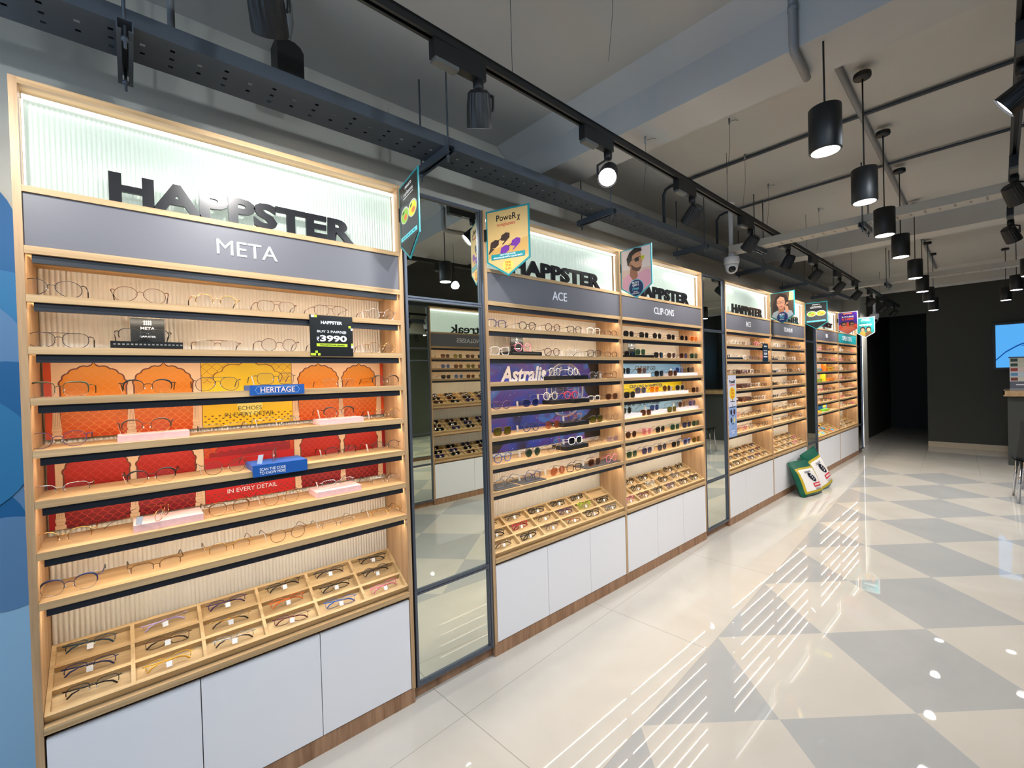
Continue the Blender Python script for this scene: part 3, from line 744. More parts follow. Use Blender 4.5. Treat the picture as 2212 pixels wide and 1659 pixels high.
tray_row('c',0,[h('round','pink'),h('panto','maroon'),h('panto','black'),h('square','purple'),h('panto','black'),h('round','black')])

# ------------------------------------------------------------------ far bays: small pairs, one mesh each
random.seed(11)
FAR=['clear','silver','gold','brown','black','pink','bronze','white','tortoise','navy','grey','maroon']
FST=[G(s,c_,'none',r,'open','single',False) for s,c_,r in zip(['round','square','panto','rect','square','panto','round','square','panto','rect','square','round'],FAR,['full','bold','full','bold','bold','bold','full','bold','bold','bold','full','bold'])]
FFO=[G(s,c_,'none',r,'fold','single',True) for s,c_,r in zip(['round','square','panto','rect','square','panto','round','square','panto','rect','square','round'],FAR,['full','bold','full','bold','bold','bold','full','bold','bold','bold','full','bold'])]
def far_fill(bay,counts,trays,pool,tpool,skip=()):
    x0,W=BX[bay]
    for k,n in enumerate(counts):
        if n==0: continue
        st=[pool[(i*5+k*3)%len(pool)] for i in range(n)]
        shelf_row(bay,k,[(x0+.02+(W-.04)*(i+.5)/n+random.uniform(-.012,.012),st[i],0.,random.uniform(-.08,.08)) for i in range(n)],whole=True)
    for j,n in enumerate(trays):
        tray_row(bay,j,[tpool[(i*7+j*5)%len(tpool)] if i<n else None for i in range(6)],whole=True)
far_fill('d',(6,6,6,6,6,6,6),(6,6,6),[FST[i] for i in (0,1,3,4,5,7,8,10)],[FFO[i] for i in (3,4,8,9,11,6)])
far_fill('e',(6,6,6,6,6,6,6),(6,6,6),[FST[i] for i in (0,1,2,4,6,7)],[FFO[i] for i in (5,1,6,2)])
far_fill('f',(5,5,0,0,5,5,0),(0,0,0),[FST[i] for i in (3,4,8,9,11,5)],FFO)
far_fill('g',(5,5,5,5,5,5,5),(5,5,5),[FST[i] for i in (3,8,5,0,2,7)],[FFO[i] for i in (2,6,0)])

# risers and cards of the fourth and fifth bays
MAR=mat('maroon_block',(70,22,26),.4)
riser(4.30,4.72,.03,.14,LV[1],.020,CARDB,'black riser on the second shelf of the fourth bay','riser')
small_card(4.37,.11,LV[1]+.0205,.085,.09,[('bar',.065,.014,.012),('ACE',.05,.03,.009)],'black brand card at left end of second shelf, fourth bay')
small_card(5.24,-.008,1.615,.155,.20,[('HAPPSTER',.168,.08,.014),('BUY 2 PAIRS',.118,.10,.011),('2000',.085,.10,.026),('bar',.045,.11,.014)],'black price card hung on the second shelf of the fourth bay')
for k in (2,3,4): riser(4.86,5.10,.10,.16,LV[k],.045,MAR,f'dark red block on the {SHELFN[k]} shelf of the fourth bay','riser','dark red blocks')
for k in (1,2,3,4): riser(5.58,6.0,.115,.17,LV[k],.028,CARDB,f'black riser on the {SHELFN[k]} shelf of the fifth bay','riser','black risers in the fifth bay')
# tall blue and white strip poster at the left edge of the fourth bay
SKY=mat('print_pale_blue',(150,176,226),.45); ORG=mat('print_orange',(240,140,36),.5); YEL=mat('print_yellow',(252,214,60),.5)
mb=MB().box(0,.182,0,.003,0,.608,mat('print_lilac_white',(226,228,244),.45)); mb.flat([(.002,.002),(.18,.002),(.18,.30),(.002,.30)],-.0004,SKY)
text(mb,'PoweR',.09,.545,-.0004,.13,.034,TXTB,bold=.012); text(mb,'sunglasses',.09,.513,-.0004,.12,.018,mat('print_red',(214,50,40),.5))
mb.flat([(.09+.068*cos(2*PI*i/28),.43+.062*sin(2*PI*i/28)) for i in range(28)],-.0004,YEL)
for i,s_ in enumerate(('SEE','THE','SUN')): text(mb,s_,.09,.462-i*.033,-.0008,.06,.024,ORG,bold=.03)
text(mb,'1',.09,.365,-.0004,.008,.018,TXTB); text(mb,'2',.09,.31,-.0004,.012,.018,TXTB)
for x,z,c_ in ((.055,.245,(30,30,40)),(.125,.245,(80,24,40)),(.055,.165,(50,60,66)),(.125,.165,(238,220,130))):
    mb.flat([(x+.020*cos(2*PI*i/20),z+.028*sin(2*PI*i/20)) for i in range(20)],-.0008,mat('print_tint_%d'%int(c_[0]),c_,.4))
for z,w in ((.345,.10),(.29,.13),(.205,.04),(.125,.04),(.08,.012),(.055,.08),(.035,.06)): mb.box(.09-w/2,.09+w/2,-.0006,0,z,z+.007,TXTB if z>.06 else TXTW)
tag(mb.build('strip_poster',None,(4.270,-.0045,.866)),'tall narrow blue and white poster strip on left edge of the fourth bay','poster')

# kids boxes in the sixth bay
random.seed(5)
KB=[('blue',(30,110,190)),('yellow',(250,206,30)),('orange',(244,120,30)),('green',(110,196,60)),('dark',(40,30,50)),('cyan',(50,170,220)),('navy',(16,30,90))]
KM_={n:mat('kids_'+n,c_,.4) for n,c_ in KB}
spots=[(2,7.22,'dark',.20,.085,'dark box on left of third shelf'),(2,7.26,'cyan',.30,.035,'low cyan tray at left end of third shelf'),(2,7.68,'orange',.08,.115,'tall orange box on third shelf'),(2,7.86,'yellow',.26,.06,'yellow case on third shelf'),
 (3,7.22,'dark',.20,.10,'dark box on left of fourth shelf'),(3,7.30,'green',.24,.04,'lime green tray on fourth shelf'),(3,7.62,'yellow',.05,.11,'slim yellow box on fourth shelf'),(3,7.92,'orange',.26,.04,'low orange case on fourth shelf'),
 (5,7.25,'cyan',.18,.07,'cyan box on sixth shelf'),(6,7.30,'green',.24,.03,'lime green tray on lowest shelf'),(6,7.40,'navy',.22,.05,'navy case on lowest shelf'),(6,7.84,'blue',.26,.105,'blue carton on lowest shelf'),(6,7.30,'yellow',.18,.02,'yellow leaflet pad on lowest shelf')]
for i,(k,x,c_,w,hh,lab) in enumerate(spots):
    y0=.10 if c_ in('dark','blue') or (k==5) else .02; y1=.17 if y0==.10 else .085
    if k==6 and c_=='navy': y0,y1=.10,.16
    if k==6 and c_=='green': x=7.66
    dk=riser(x-w/2+.055,x+w/2+.055,y0,y1,LV[k],hh,KM_[c_],lab+' of the sixth bay','box','kids boxes in the sixth bay',name='kids_box',
        extra=lambda mb,cx,cy,w=w,hh=hh,c_=c_,d=(y1-y0)/2: mb.box(-w*.3,w*.3,-d-.0006,-d,hh*.35,hh*.7,KM_['yellow'] if c_!='yellow' else KM_['orange']))
for i,(x,j,c_,w) in enumerate(((7.32,0,'yellow',.20),(7.55,0,'yellow',.20),(7.38,1,'dark',.14),(7.62,1,'orange',.12),(7.84,1,'dark',.14),(8.05,0,'orange',.16),(7.95,2,'navy',.12),(7.5,2,'dark',.14))):
    T=Matrix.Translation((x,0,0))@tray_matrix(.553)@Matrix.Translation((0,.238*(j+.5)/3+.004,-.0235))
    mbb=MB().box(-w/2,w/2,-.026,.026,0,.022,KM_[c_]).box(-w*.35,w*.35,-.02,.02,.022,.0235,KM_['cyan' if c_!='navy' else 'yellow'])
    o=mbb.build('spectacle_case'); o.matrix_world=T
    tag(o,f'{c_} kids case in the {TROW[j]} row of the sixth bay tray, '+('left part' if x<7.5 else 'middle part' if x<7.8 else 'right part'),'case','kids cases in the sixth bay tray')
# bay across the shop (reflection)
FR=Matrix.Translation((3.81,OY,0))@Matrix.Rotation(PI,4,'Z')
SUN=[G(s,c_,l_,'bold') for s,c_,l_ in (('square','black','dark'),('square','brown','brown'),('panto','black','olive'),('square','tortoise','brown'),('round','blue','blue'))]
SUNF=[G(s,c_,l_,'bold','fold','single',True) for s,c_,l_ in (('square','black','dark'),('square','brown','brown'),('panto','black','dark'),('square','purple','blue'))]
for k,z in enumerate((1.785,1.655,1.525)):
    shelf_row('o',k,[(.40+.19*i,SUN[(i+k)%5]) for i in range(4)],whole=True,z=z,frame=FR,kind='sunglasses',shelf_name=['upper shelf','middle shelf','lower shelf'][k])
for t,zf in enumerate((.553,.884,1.219)):
    for j in range(3): tray_row('o',j,[None]+[SUNF[(i+j+t)%4] for i in range(4)],zf=zf,cols=5,whole=True,frame=FR,kind='sunglasses',trayname=['bottom tray','middle tray','top tray'][t],W=1.21)
# ------------------------------------------------------------------ room shell
CZ=3.05; WY=.40; XB=-3.0; XF=11.26; RY=-3.15
def floor_mat():
    m,nt,out=new_mat('polished_floor_tiles')
    g_=N(nt,'ShaderNodeNewGeometry'); mp=N(nt,'ShaderNodeMapping'); mp.inputs['Rotation'].default_value=(0,0,-.0684)
    nt.links.new(g_.outputs['Position'],mp.inputs['Vector']); s=N(nt,'ShaderNodeSeparateXYZ'); nt.links.new(mp.outputs[0],s.inputs[0])
    def ma(op,a,b=None):
        n=N(nt,'ShaderNodeMath',operation=op)
        for i,v in enumerate((a,b)):
            if v is None: continue
            if isinstance(v,(int,float)): n.inputs[i].default_value=v
            else: nt.links.new(v,n.inputs[i])
        return n.outputs[0]
    u,v=s.outputs[0],s.outputs[1]
    a=ma('DIVIDE',ma('SUBTRACT',u,1.4281),.8713); b=ma('DIVIDE',ma('SUBTRACT',-.8866,v),.831)
    # (SUBTRACT with constant first)
    su=ma('FLOOR',ma('ADD',a,b)); sd=ma('FLOOR',ma('SUBTRACT',a,b))
    par=ma('FLOORED_MODULO',ma('ADD',su,sd),2.)
    even=ma('LESS_THAN',par,.5)
    inside=ma('MULTIPLY',ma('GREATER_THAN',b,0.),ma('LESS_THAN',u,1.4281+.8713*8))
    grey=ma('MULTIPLY',even,inside)
    # tile seams
    fa=ma('PINGPONG',ma('ADD',u,.25),.6); fb=ma('PINGPONG',ma('ADD',v,.8866),.3)
    seam=ma('MULTIPLY',ma('MAXIMUM',ma('LESS_THAN',fa,.0016),ma('LESS_THAN',fb,.0012)),ma('SUBTRACT',1.,inside))
    nz=N(nt,'ShaderNodeTexNoise'); nz.inputs['Scale'].default_value=1.6; nz.inputs['Detail'].default_value=7; nz.inputs['Distortion'].default_value=1.2; nt.links.new(g_.outputs['Position'],nz.inputs['Vector'])
    def ramp(c0,c1):
        cr=N(nt,'ShaderNodeValToRGB'); cr.color_ramp.elements[0].position=.3; cr.color_ramp.elements[1].position=.7
        cr.color_ramp.elements[0].color=lin(*c0); cr.color_ramp.elements[1].color=lin(*c1); nt.links.new(nz.outputs[0],cr.inputs[0]); return cr.outputs[0]
    cb=ramp((188,182,172),(197,192,183)); cg=ramp((163,164,163),(171,171,169))
    mx=N(nt,'ShaderNodeMix',data_type='RGBA'); nt.links.new(grey,mx.inputs[0]); nt.links.new(cb,mx.inputs[6]); nt.links.new(cg,mx.inputs[7])
    m2=N(nt,'ShaderNodeMix',data_type='RGBA'); nt.links.new(seam,m2.inputs[0]); nt.links.new(mx.outputs[2],m2.inputs[6]); m2.inputs[7].default_value=lin(150,142,128)
    p=N(nt,'ShaderNodeBsdfPrincipled'); p.inputs['Roughness'].default_value=.02; p.inputs['IOR'].default_value=1.5; p.inputs['Specular IOR Level'].default_value=.5
    nt.links.new(m2.outputs[2],p.inputs['Base Color'])
    nt.links.new(p.outputs[0],out.inputs[0]); return m
FLOOR=floor_mat()
struct(MB().box(XB-.2,15.,RY-.2,.6,-.06,0,FLOOR),'floor')
struct(MB().box(XB-.2,15.,RY-.2,.6,CZ,CZ+.1,CEIL),'ceiling')
struct(MB().box(XB-.2,15.,WY,WY+.12,0,CZ,WALLP),'wall_left')
struct(MB().box(XB-.2,XF+.1,RY-.12,RY,0,CZ,DARK),'wall_right')
fw=MB().box(XF,XF+.12,RY,-.717,0,CZ,DARK).box(XF,XF+.12,-.717,WY,2.52,CZ,DARK)
struct(fw,'wall_far')
co=MB().box(XF+.12,14.4,-.83,-.717,0,CZ,DARK).box(14.4,14.5,-.83,WY,0,CZ,DARK).box(XF+.12,14.4,.28,WY,0,CZ,DARK)
struct(co,'wall_corridor')
struct(MB().box(XF-.012,XF,RY,-.717,0,.10,mat('beige_baseboard',(196,182,158),.4)),'baseboard_far')
# pillar at the end of the display wall
pl=MB(); P=[]
for i in range(9): P.append((10.95+.10*sin(PI/2*i/8)*.6, .12+.10-.10*cos(PI/2*i/8)))
pv=[(10.42,.12),(10.95,.12)]+P[1:]+[(11.02,.395),(10.42,.395)]
pl.add([(x,y,0) for x,y in pv]+[(x,y,CZ) for x,y in pv],[(i,(i+1)%len(pv),len(pv)+(i+1)%len(pv),len(pv)+i) for i in range(len(pv))],WALLP)
struct(pl,'wall_pillar')
# shopfront behind the camera: frame, opening to daylight
sf=MB()
for y in (RY,-1.4,WY-.08): sf.box(XB-.1,XB,y,y+.08,0,CZ,FRAME)
sf.box(XB-.1,XB,RY,WY,0,.12,FRAME); sf.box(XB-.1,XB,RY,WY,2.62,CZ,DARK)
struct(sf,'window_1')
# beams
def beam(xn,w,name,zb=2.79,ang=.037,y0=.395,y1=RY):
    mb=MB(); L=y1-y0
    A=[(xn-ang*y0,y0),(xn+w-ang*y0,y0),(xn+w-ang*y1,y1),(xn-ang*y1,y1)]
    mb.add([(x,y,zb) for x,y in A]+[(x,y,CZ) for x,y in A],[(0,1,2,3),(0,4,5,1),(1,5,6,2),(2,6,7,3),(3,7,4,0)],CEIL)
    # haunch along the near side
    B=[(xn-.10-ang*y0,y0),(xn-ang*y0,y0),(xn-ang*y1,y1),(xn-.10-ang*y1,y1)]
    mb.add([(B[0][0],y0,CZ),(B[1][0],y0,CZ-.09),(B[2][0],y1,CZ-.09),(B[3][0],y1,CZ)],[(0,1,2,3)],CEIL)
    struct(mb,name)
beam(1.878,.27,'ceiling_beam_1'); beam(5.640,.25,'ceiling_beam_2'); beam(9.52,.30,'ceiling_beam_3')
# ------------------------------------------------------------------ mural at the near end of the wall
BL1=mat('mural_deep_blue',(14,96,150),.6); BL2=mat('mural_mid_blue',(40,120,170),.6); BL3=mat('mural_grey_blue',(92,134,176),.6)
BLs=mat('mural_pale_blue',(150,192,222),.6)
mu=MB().box(-1.6,-.40,0,.002,.0,1.75,BLs)
for i in range(14):
    z=2.17-.29*i/2.; 
for (x,z,r,m) in ((-.70,2.02,.31,BL1),(-.46,1.72,.20,BL2),(-.62,1.62,.24,BL3),(-.44,1.42,.19,BL1),(-.60,1.30,.22,BL2),(-.45,1.13,.18,BL3),(-.62,1.02,.22,BL1),(-1.05,1.9,.30,BL2),(-1.1,1.5,.3,BL1),(-1.1,1.1,.3,BL3),(-.46,.92,.16,BL3)):
    dy=-.0004*(1+len(mu.f)%11)
    mu.flat([(max(-1.6,min(-.40,x+r*cos(2*PI*i/40))),z+r*sin(2*PI*i/40)) for i in range(40)],dy,m)
tag(mu.build('wall_mural',None,(0,WY-.0025,0)),'blue overlapping circles mural on wall left of the nearest bay','mural')

# ------------------------------------------------------------------ cable trays
def cable_tray(name,label,length,width,h,m,pitch=.075,M=None):
    """perforated U channel along +x, open upwards, bottom at z=0; holes are real openings"""
    root=thing('cable_tray',label,'cable tray',M=M)
    mb=MB(); n=int(length/pitch); hw=.0065
    def cell(x0,x1,y0,y1): mb.add([(x0,y0,0),(x1,y0,0),(x1,y1,0),(x0,y1,0)],[(0,3,2,1)],m)
    for i in range(n):
        a=i*pitch; c=a+pitch/2
        rows=[.25,.5,.75] if i%2 else [.38,.64]
        cell(a,c-hw,-width/2,width/2); cell(c+hw,a+pitch,-width/2,width/2)
        ys=-width/2
        for r in rows:
            y=-width/2+width*r
            cell(c-hw,c+hw,ys,y-.0055); ys=y+.0055
        cell(c-hw,c+hw,ys,width/2)
    L=n*pitch
    for s in (-1,1):
        y=s*width/2; mb.box(0,L,min(y,y+s*.002),max(y,y+s*.002),0,h,m)
        mb.box(0,L,min(y,y-s*.012),max(y,y-s*.012),h,h+.002,m)
    mb.build('channel',root)
    c=MB().tube([(0,-.03,.014),(L*.3,-.02,.016),(L*.6,-.035,.014),(L,-.03,.014)],.010,BLKP,5); c.tube([(0,.03,.016),(L*.5,.04,.016),(L,.03,.016)],.012,BLKP,5)
    c.build('cable',root)
    return root
cable_tray('cable_tray','long dark perforated cable tray above the display wall',9.9,.18,.05,STEEL,M=Matrix.Translation((-1.3,-.02,2.60)))
def hanger(x,y,z,w,label,rz=0.,rod=None):
    root=thing('tray_hanger',label,'hanger',(x,y,z),rz,'cable tray hangers')
    c=MB(); c.box(-.02,.02,-w/2,w/2,-.003,0,STEEL).box(-.02,-.0165,-w/2,w/2,-.035,-.003,STEEL).box(.0165,.02,-w/2,w/2,-.035,-.003,STEEL)
    c.box(-.0165,-.008,-w/2,w/2,-.035,-.032,STEEL).box(.008,.0165,-w/2,w/2,-.035,-.032,STEEL)
    c.build('strut_channel',root)
    for s in (-1,1):
        r=MB().tube([(0,s*(w/2-.03),-.07),(0,s*(w/2-.03),CZ-z)],.0045,STEEL,6)
        r.lathe([(.010,-.048),(.010,-.038)],STEEL,6,Matrix.Translation((0,s*(w/2-.03),0)))
        r.build('threaded_rod',root)
for i,x in enumerate((-.105,1.04,2.305,3.62,4.95,6.3,7.6)):
    hanger(x,.015,2.60,.31,f'strut hanger under the long dark cable tray, {ORD[i]} from the camera end')
cable_tray('cable_tray','white perforated cable tray crossing before the second beam',3.2,.13,.06,STEELL,M=Matrix.Translation((4.12,-.125,2.60))@Matrix.Rotation(-PI/2+.037,4,'Z'))
cable_tray('cable_tray','farthest white cable tray crossing the shop before the last beam',3.2,.12,.06,STEELL,M=Matrix.Translation((7.34,-.125,2.60))@Matrix.Rotation(-PI/2+.037,4,'Z'))
for i,(x,y,lab) in enumerate(((4.13,-.36,'strut hanger under the nearer white cable tray, wall side'),(4.17,-1.10,'strut hanger under the nearer white cable tray, room side'),(7.37,-.75,'strut hanger under the farther white cable tray'))):
    hanger(x,y,2.60,.26,lab,rz=PI/2)
# ------------------------------------------------------------------ conduits
PIPEG=mat('painted_conduit',(136,138,140),.6); PIPED=mat('dark_conduit',(58,64,72),.55)
def pipe(pts,r,m,label,joints=()):
    mb=MB().tube(pts,r,m,8)
    for p,q in joints: mb.tube([p,q],r*1.18,m,8)
    return tag(mb.build('conduit_pipe'),label,'conduit','ceiling conduits')
cy=lambda x: -1.372+.037*x
xb=1.878+.037*1.29
pipe([(.2,cy(.2),CZ-.015),(xb-.12,cy(xb),CZ-.015),(xb-.05,-1.29,CZ-.035),(xb-.017,-1.287,CZ-.08),(xb-.017,-1.287,2.80),(xb-.005,-1.286,2.778),(xb+.03,-1.285,2.772),(xb+.215,-1.27,2.772)],.016,PIPEG,'pale conduit bending down and under the nearest beam',[((xb-.017,-1.287,2.93),(xb-.017,-1.287,2.95))])
pipe([(2.16,cy(2.16),CZ-.015),(5.55,cy(5.55),CZ-.015)],.016,PIPEG,'pale ceiling conduit carrying the first pendants past the nearest beam')
pipe([(5.95,cy(5.95),CZ-.015),(9.4,cy(9.4),CZ-.015)],.016,PIPEG,'pale ceiling conduit carrying the farthest pendants')
pipe([(3.25,.05,2.62),(3.25,.05,2.98),(3.252,.03,3.02),(3.253,-.01,3.033),(3.26,-1.2,3.033),(3.35,-3.1,3.033)],.012,PIPED,'dark conduit crossing the ceiling after the nearest beam, bending down to the tray')
pipe([(4.226,.05,2.655),(4.226,.05,2.98),(4.226,.02,3.02),(4.227,-.03,3.033),(4.23,-1.3,3.033),(4.3,-3.1,3.033)],.011,PIPED,'dark conduit crossing the ceiling, second beyond the nearest beam')
pipe([(.02,.05,2.62),(.02,.05,2.9),(.02,0,2.96),(.05,-.30,3.03)],.011,PIPEG,'pale conduit bending down to a black box near the camera')
tag(MB().prism([(.350,2.72),(.448,2.72),(.448,2.845),(.436,2.865),(.415,2.876),(.350,2.88)],.03,.13,BLKP).build('junction_box'),'black junction box above the long dark cable tray','box')
pipe([(.39,.08,2.878),(.40,.08,2.93),(.405,.06,2.975),(.39,.02,3.005),(.34,-.05,3.03),(.20,-.22,3.03)],.018,PIPEG,'thick pale conduit curving into the black junction box')
# hooks with hanging wires
for i,(x,y,ln) in enumerate(((1.28,-.88,.36),(2.02,-.55,.30),(2.68,-.72,.35),(3.22,-.60,.38),(3.9,-.52,.40),(4.9,-.62,.40),(6.4,-1.0,.3))):
    zt=CZ if abs(x-2.02)>.1 else 2.79
    mb=MB().tube([(x,y,zt-.001),(x,y,zt-.035)],.006,PIPEG,6).tube([(x,y,zt-.03),(x+.002,y,zt-ln*.5),(x-.004,y+.02,zt-ln)],.0011,PIPED,4).tube([(x,y,zt-.02),(x+.03,y-.02,zt-.008),(x+.06,y-.03,zt-.004)],.0012,PIPED,4)
    tag(mb.build('ceiling_hook'),f'ceiling hook with thin hanging wire, {ORD[i]} from the camera end','hook','ceiling hooks with wires')

# ------------------------------------------------------------------ track lights
LAMPON=emat('spot_lens_lit',(255,250,250),26); LAMPEDGE=emat('spot_lens_side',(245,248,255),12)
def aim(M_loc,d):
    """matrix at M_loc whose -z looks along d"""
    q=Vector(d).to_track_quat('-Z','Y'); return Matrix.Translation(M_loc)@q.to_matrix().to_4x4()
def spotlight(x,y,z,d,label,watts,lit=False,spread=55,group='track spotlights',colour=(1,.96,.92)):
    root=thing('track_spotlight',label,'spotlight',(x,y,z),0,group)
    MB().box(-.12,.10,-.017,.017,-.062,-.0,BLKP).box(-.115,-.02,-.0165,.0165,-.075,-.062,mat('driver_box_grey',(92,94,92),.5)).build('driver_box',root)
    MB().lathe([(.018,-.10),(.020,-.085),(.020,-.062)],BLKP,12,Matrix.Translation((.075,0,0))).build('swivel',root)
    c=Vector((.075,0,-.168)); dv=Vector(d).normalized(); M=aim(c,dv)
    hd=MB(); n=40
    prof=[(.030,.062),(.040,.052),(.0445,.01),(.046,-.045),(.046,-.058)]
    vs=[];fs=[]
    for r,zz in prof:
        for j in range(n):
            rr=r*(1-.05*(j%2)) if zz>-.04 else r
            vs.append((rr*cos(2*PI*j/n),rr*sin(2*PI*j/n),zz))
    for i in range(len(prof)-1):
        for j in range(n): fs.append((i*n+j,(i+1)*n+j,(i+1)*n+(j+1)%n,i*n+(j+1)%n))
    fs.append(tuple(range(n)))
    hd.add(vs,fs,BLKP,False,M)
    hd.build('lamp_head',root)
    y_=MB(); side=M.to_3x3()@Vector((1,0,0))
    y_.tube([Vector((.075,0,-.095)),c+side*.052+Vector((0,0,.05)),c+side*.052,c+side*.046],.006,BLKP,6); y_.build('yoke',root)
    MB().lathe([(.041,-.052),(.041,-.050)],LAMPON if lit else LAMPEDGE,20,M).build('lens',root)
    if watts:
        l=bpy.data.lights.new('spot_lamp','SPOT'); l.energy=watts; l.spot_size=math.radians(spread); l.spot_blend=.9; l.shadow_soft_size=.035; l.color=colour
        lo=bpy.data.objects.new('spot_lamp',l); COL.objects.link(lo); lo.parent=root; lo.matrix_local=aim(c+dv*.066,dv)
    return root
TZ=2.66
ty=lambda x:-.588+.0205*x
def track(name,label,x0,x1,fy,wires):
    root=thing('lighting_track',label,'lighting track',(0,0,TZ))
    A=[(x0,fy(x0)),(x1,fy(x1))]
    t=MB(); w=.0175
    for (a,b_,z0,z1) in ((-w,-.007,0,.034),(.007,w,0,.034),(-w,w,.024,.034)):
        t.add([(A[0][0],A[0][1]+a,z0),(A[1][0],A[1][1]+a,z0),(A[1][0],A[1][1]+b_,z0),(A[0][0],A[0][1]+b_,z0),(A[0][0],A[0][1]+a,z1),(A[1][0],A[1][1]+a,z1),(A[1][0],A[1][1]+b_,z1),(A[0][0],A[0][1]+b_,z1)],[(3,2,1,0),(4,5,6,7),(0,1,5,4),(1,2,6,5),(2,3,7,6),(3,0,4,7)],BLKP)
    t.build('track_rail',root)
    for x in wires: MB().tube([(x,fy(x),.034),(x,fy(x),CZ-TZ)],.0016,PIPED,4).build('suspension_wire',root)
track('t','black lighting track along the display wall',-1.6,11.0,ty,(-.9,1.05,3.1,5.0,7.0,9.0,10.9))
HX=[.80,1.60,2.48,3.44,4.34,5.24,6.26,7.2,8.2,9.25,10.3]
for i,x in enumerate(HX):
    d=(.18,.62,-.62)
    if i==1: d=(-.62,-.34,-.62)
    elif i==0: d=(.30,.42,-.95)
    elif i==4: d=(.1,.5,-.9)
    spotlight(x,ty(x),TZ,d,('lit spotlight facing the camera on the display wall track' if i==1 else f'black spotlight on the display wall track, {ORD[i]} from the camera end'),34,lit=(i==1),spread=125)
spotlight(-.55,ty(-.55),TZ,(.10,.62,-.70),'black spotlight on the display wall track, above and before the picture edge',34,spread=120)
spotlight(.10,ty(.10),TZ,(.25,.62,-.55),'black spotlight cut off by the top edge, above the nearest bay',40,spread=115)
ty2=lambda x:-1.93+.0205*x
track('t','second black lighting track on the room side',-1.6,5.2,ty2,(-1.2,.6,2.4,4.4))
for i,x in enumerate((-.9,.3,1.3,2.3,3.72,4.9)):
    spotlight(x,ty2(x),TZ,(.06,.80,-.50) if i<4 else (.5,-.3,-.8),f'black spotlight on the room side track, {ORD[i]} from the camera end',36,spread=125,colour=(.80,.90,1.))  # those aimed at the display wall are added fill for the doors, tinted cool

# ------------------------------------------------------------------ pendants
LAMPP=emat('pendant_lens',(252,250,255),14)
def pendant(x,y,zb,label,watts,zc=None):
    root=thing('pendant_light',label,'pendant light',(x,y,zb),0,'black cylinder pendants')
    zc=CZ if zc is None else zc
    MB().lathe([(.0525,.0),(.055,.003),(.055,.168),(.053,.17)],BLKP,28).build('cylinder_shade',root)
    MB().lathe([(.047,-.0012),(.047,-.0004)],LAMPP,24).build('diffuser',root)
    MB().tube([(0,0,.165),(0,0,zc-zb-(.03 if zc>2.9 else .0005))],.0035,BLACK,6).build('stem',root)
    if zc>2.9: MB().lathe([(.036,0),(.038,.004),(.038,.022),(.036,.026)],BLKP,18,Matrix.Translation((0,0,zc-zb-.027))).build('canopy',root)
    if watts:
        l=bpy.data.lights.new('pendant_lamp','SPOT'); l.energy=watts; l.spot_size=math.radians(130); l.spot_blend=.8; l.shadow_soft_size=.045; l.color=(1,.98,.955)
        lo=bpy.data.objects.new('pendant_lamp',l); COL.objects.link(lo); lo.parent=root; lo.location=(0,0,-.01)
PW=62
for i,(x,y) in enumerate(((1.97,-1.372),(2.765,-1.349),(3.57,-1.304),(4.37,-1.275),(5.42,-1.236),(6.36,-1.185),(7.25,-1.145))):
    pendant(x,y,(2.36,2.36,2.355,2.35,2.33,2.315,2.30)[i],f'black cylinder pendant light, {ORD[i]} from the camera in the row by the display wall',PW,zc=2.79 if i==0 else CZ-.03)
pendant(8.2,-1.10,2.275,'farthest black cylinder pendant light in the row by the display wall',PW)
for i,(x,y) in enumerate(((6.5,-1.93),(7.62,-1.849),(8.71,-1.752))):
    pendant(x,y,2.36,f'black cylinder pendant light, {ORD[i]} from the camera in the room side row',PW)

# ------------------------------------------------------------------ cameras on the ceiling
CAMW=mat('camera_white_plastic',(226,226,228),.35)
def cctv(x,y,zt,zb,label,sc=1.):
    root=thing('security_camera',label,'security camera',(x,y,zt))
    h=zt-zb
    MB().lathe([(.05,-.012),(.052,-.002),(.052,0)],CAMW,20).tube([(0,0,-.005),(.0,0,-.03),(.03,0,-.03),(.035,0,-.06),(.035,0,-h+.17)],.019,CAMW,10).build('pole',root)
    M=Matrix.Translation((.035,0,-h))
    MB().lathe([(.020,.205),(.026,.20),(.026,.165),(.030,.16),(.062,.155),(.066,.15),(.066,.105),(.058,.085)][::-1],CAMW,24,M).build('housing',root)
    d=[(.052*sin(PI*i/20),-.052*cos(PI*i/20)) for i in range(1,11)]
    MB().lathe([(r,z+.056) for r,z in d]+[(.057,.07),(.059,.088)],CAMW,24,M).build('dome',root)
    A=Matrix.Translation((.035,0,-h+.055))@Vector((-.78,-.42,-.40)).to_track_quat('Z','Y').to_matrix().to_4x4()
    MB().lathe([(.031,.034),(.030,.046),(.012,.054)],mat('camera_dark_window',(14,14,20),.1),20,A).build('lens_window',root)
cctv(4.07,-.13,CZ,2.41,'white dome security camera on a pole before the fourth bay')
cctv(9.75,-.20,CZ,2.30,'small white dome security camera on a pole near the far doorway')

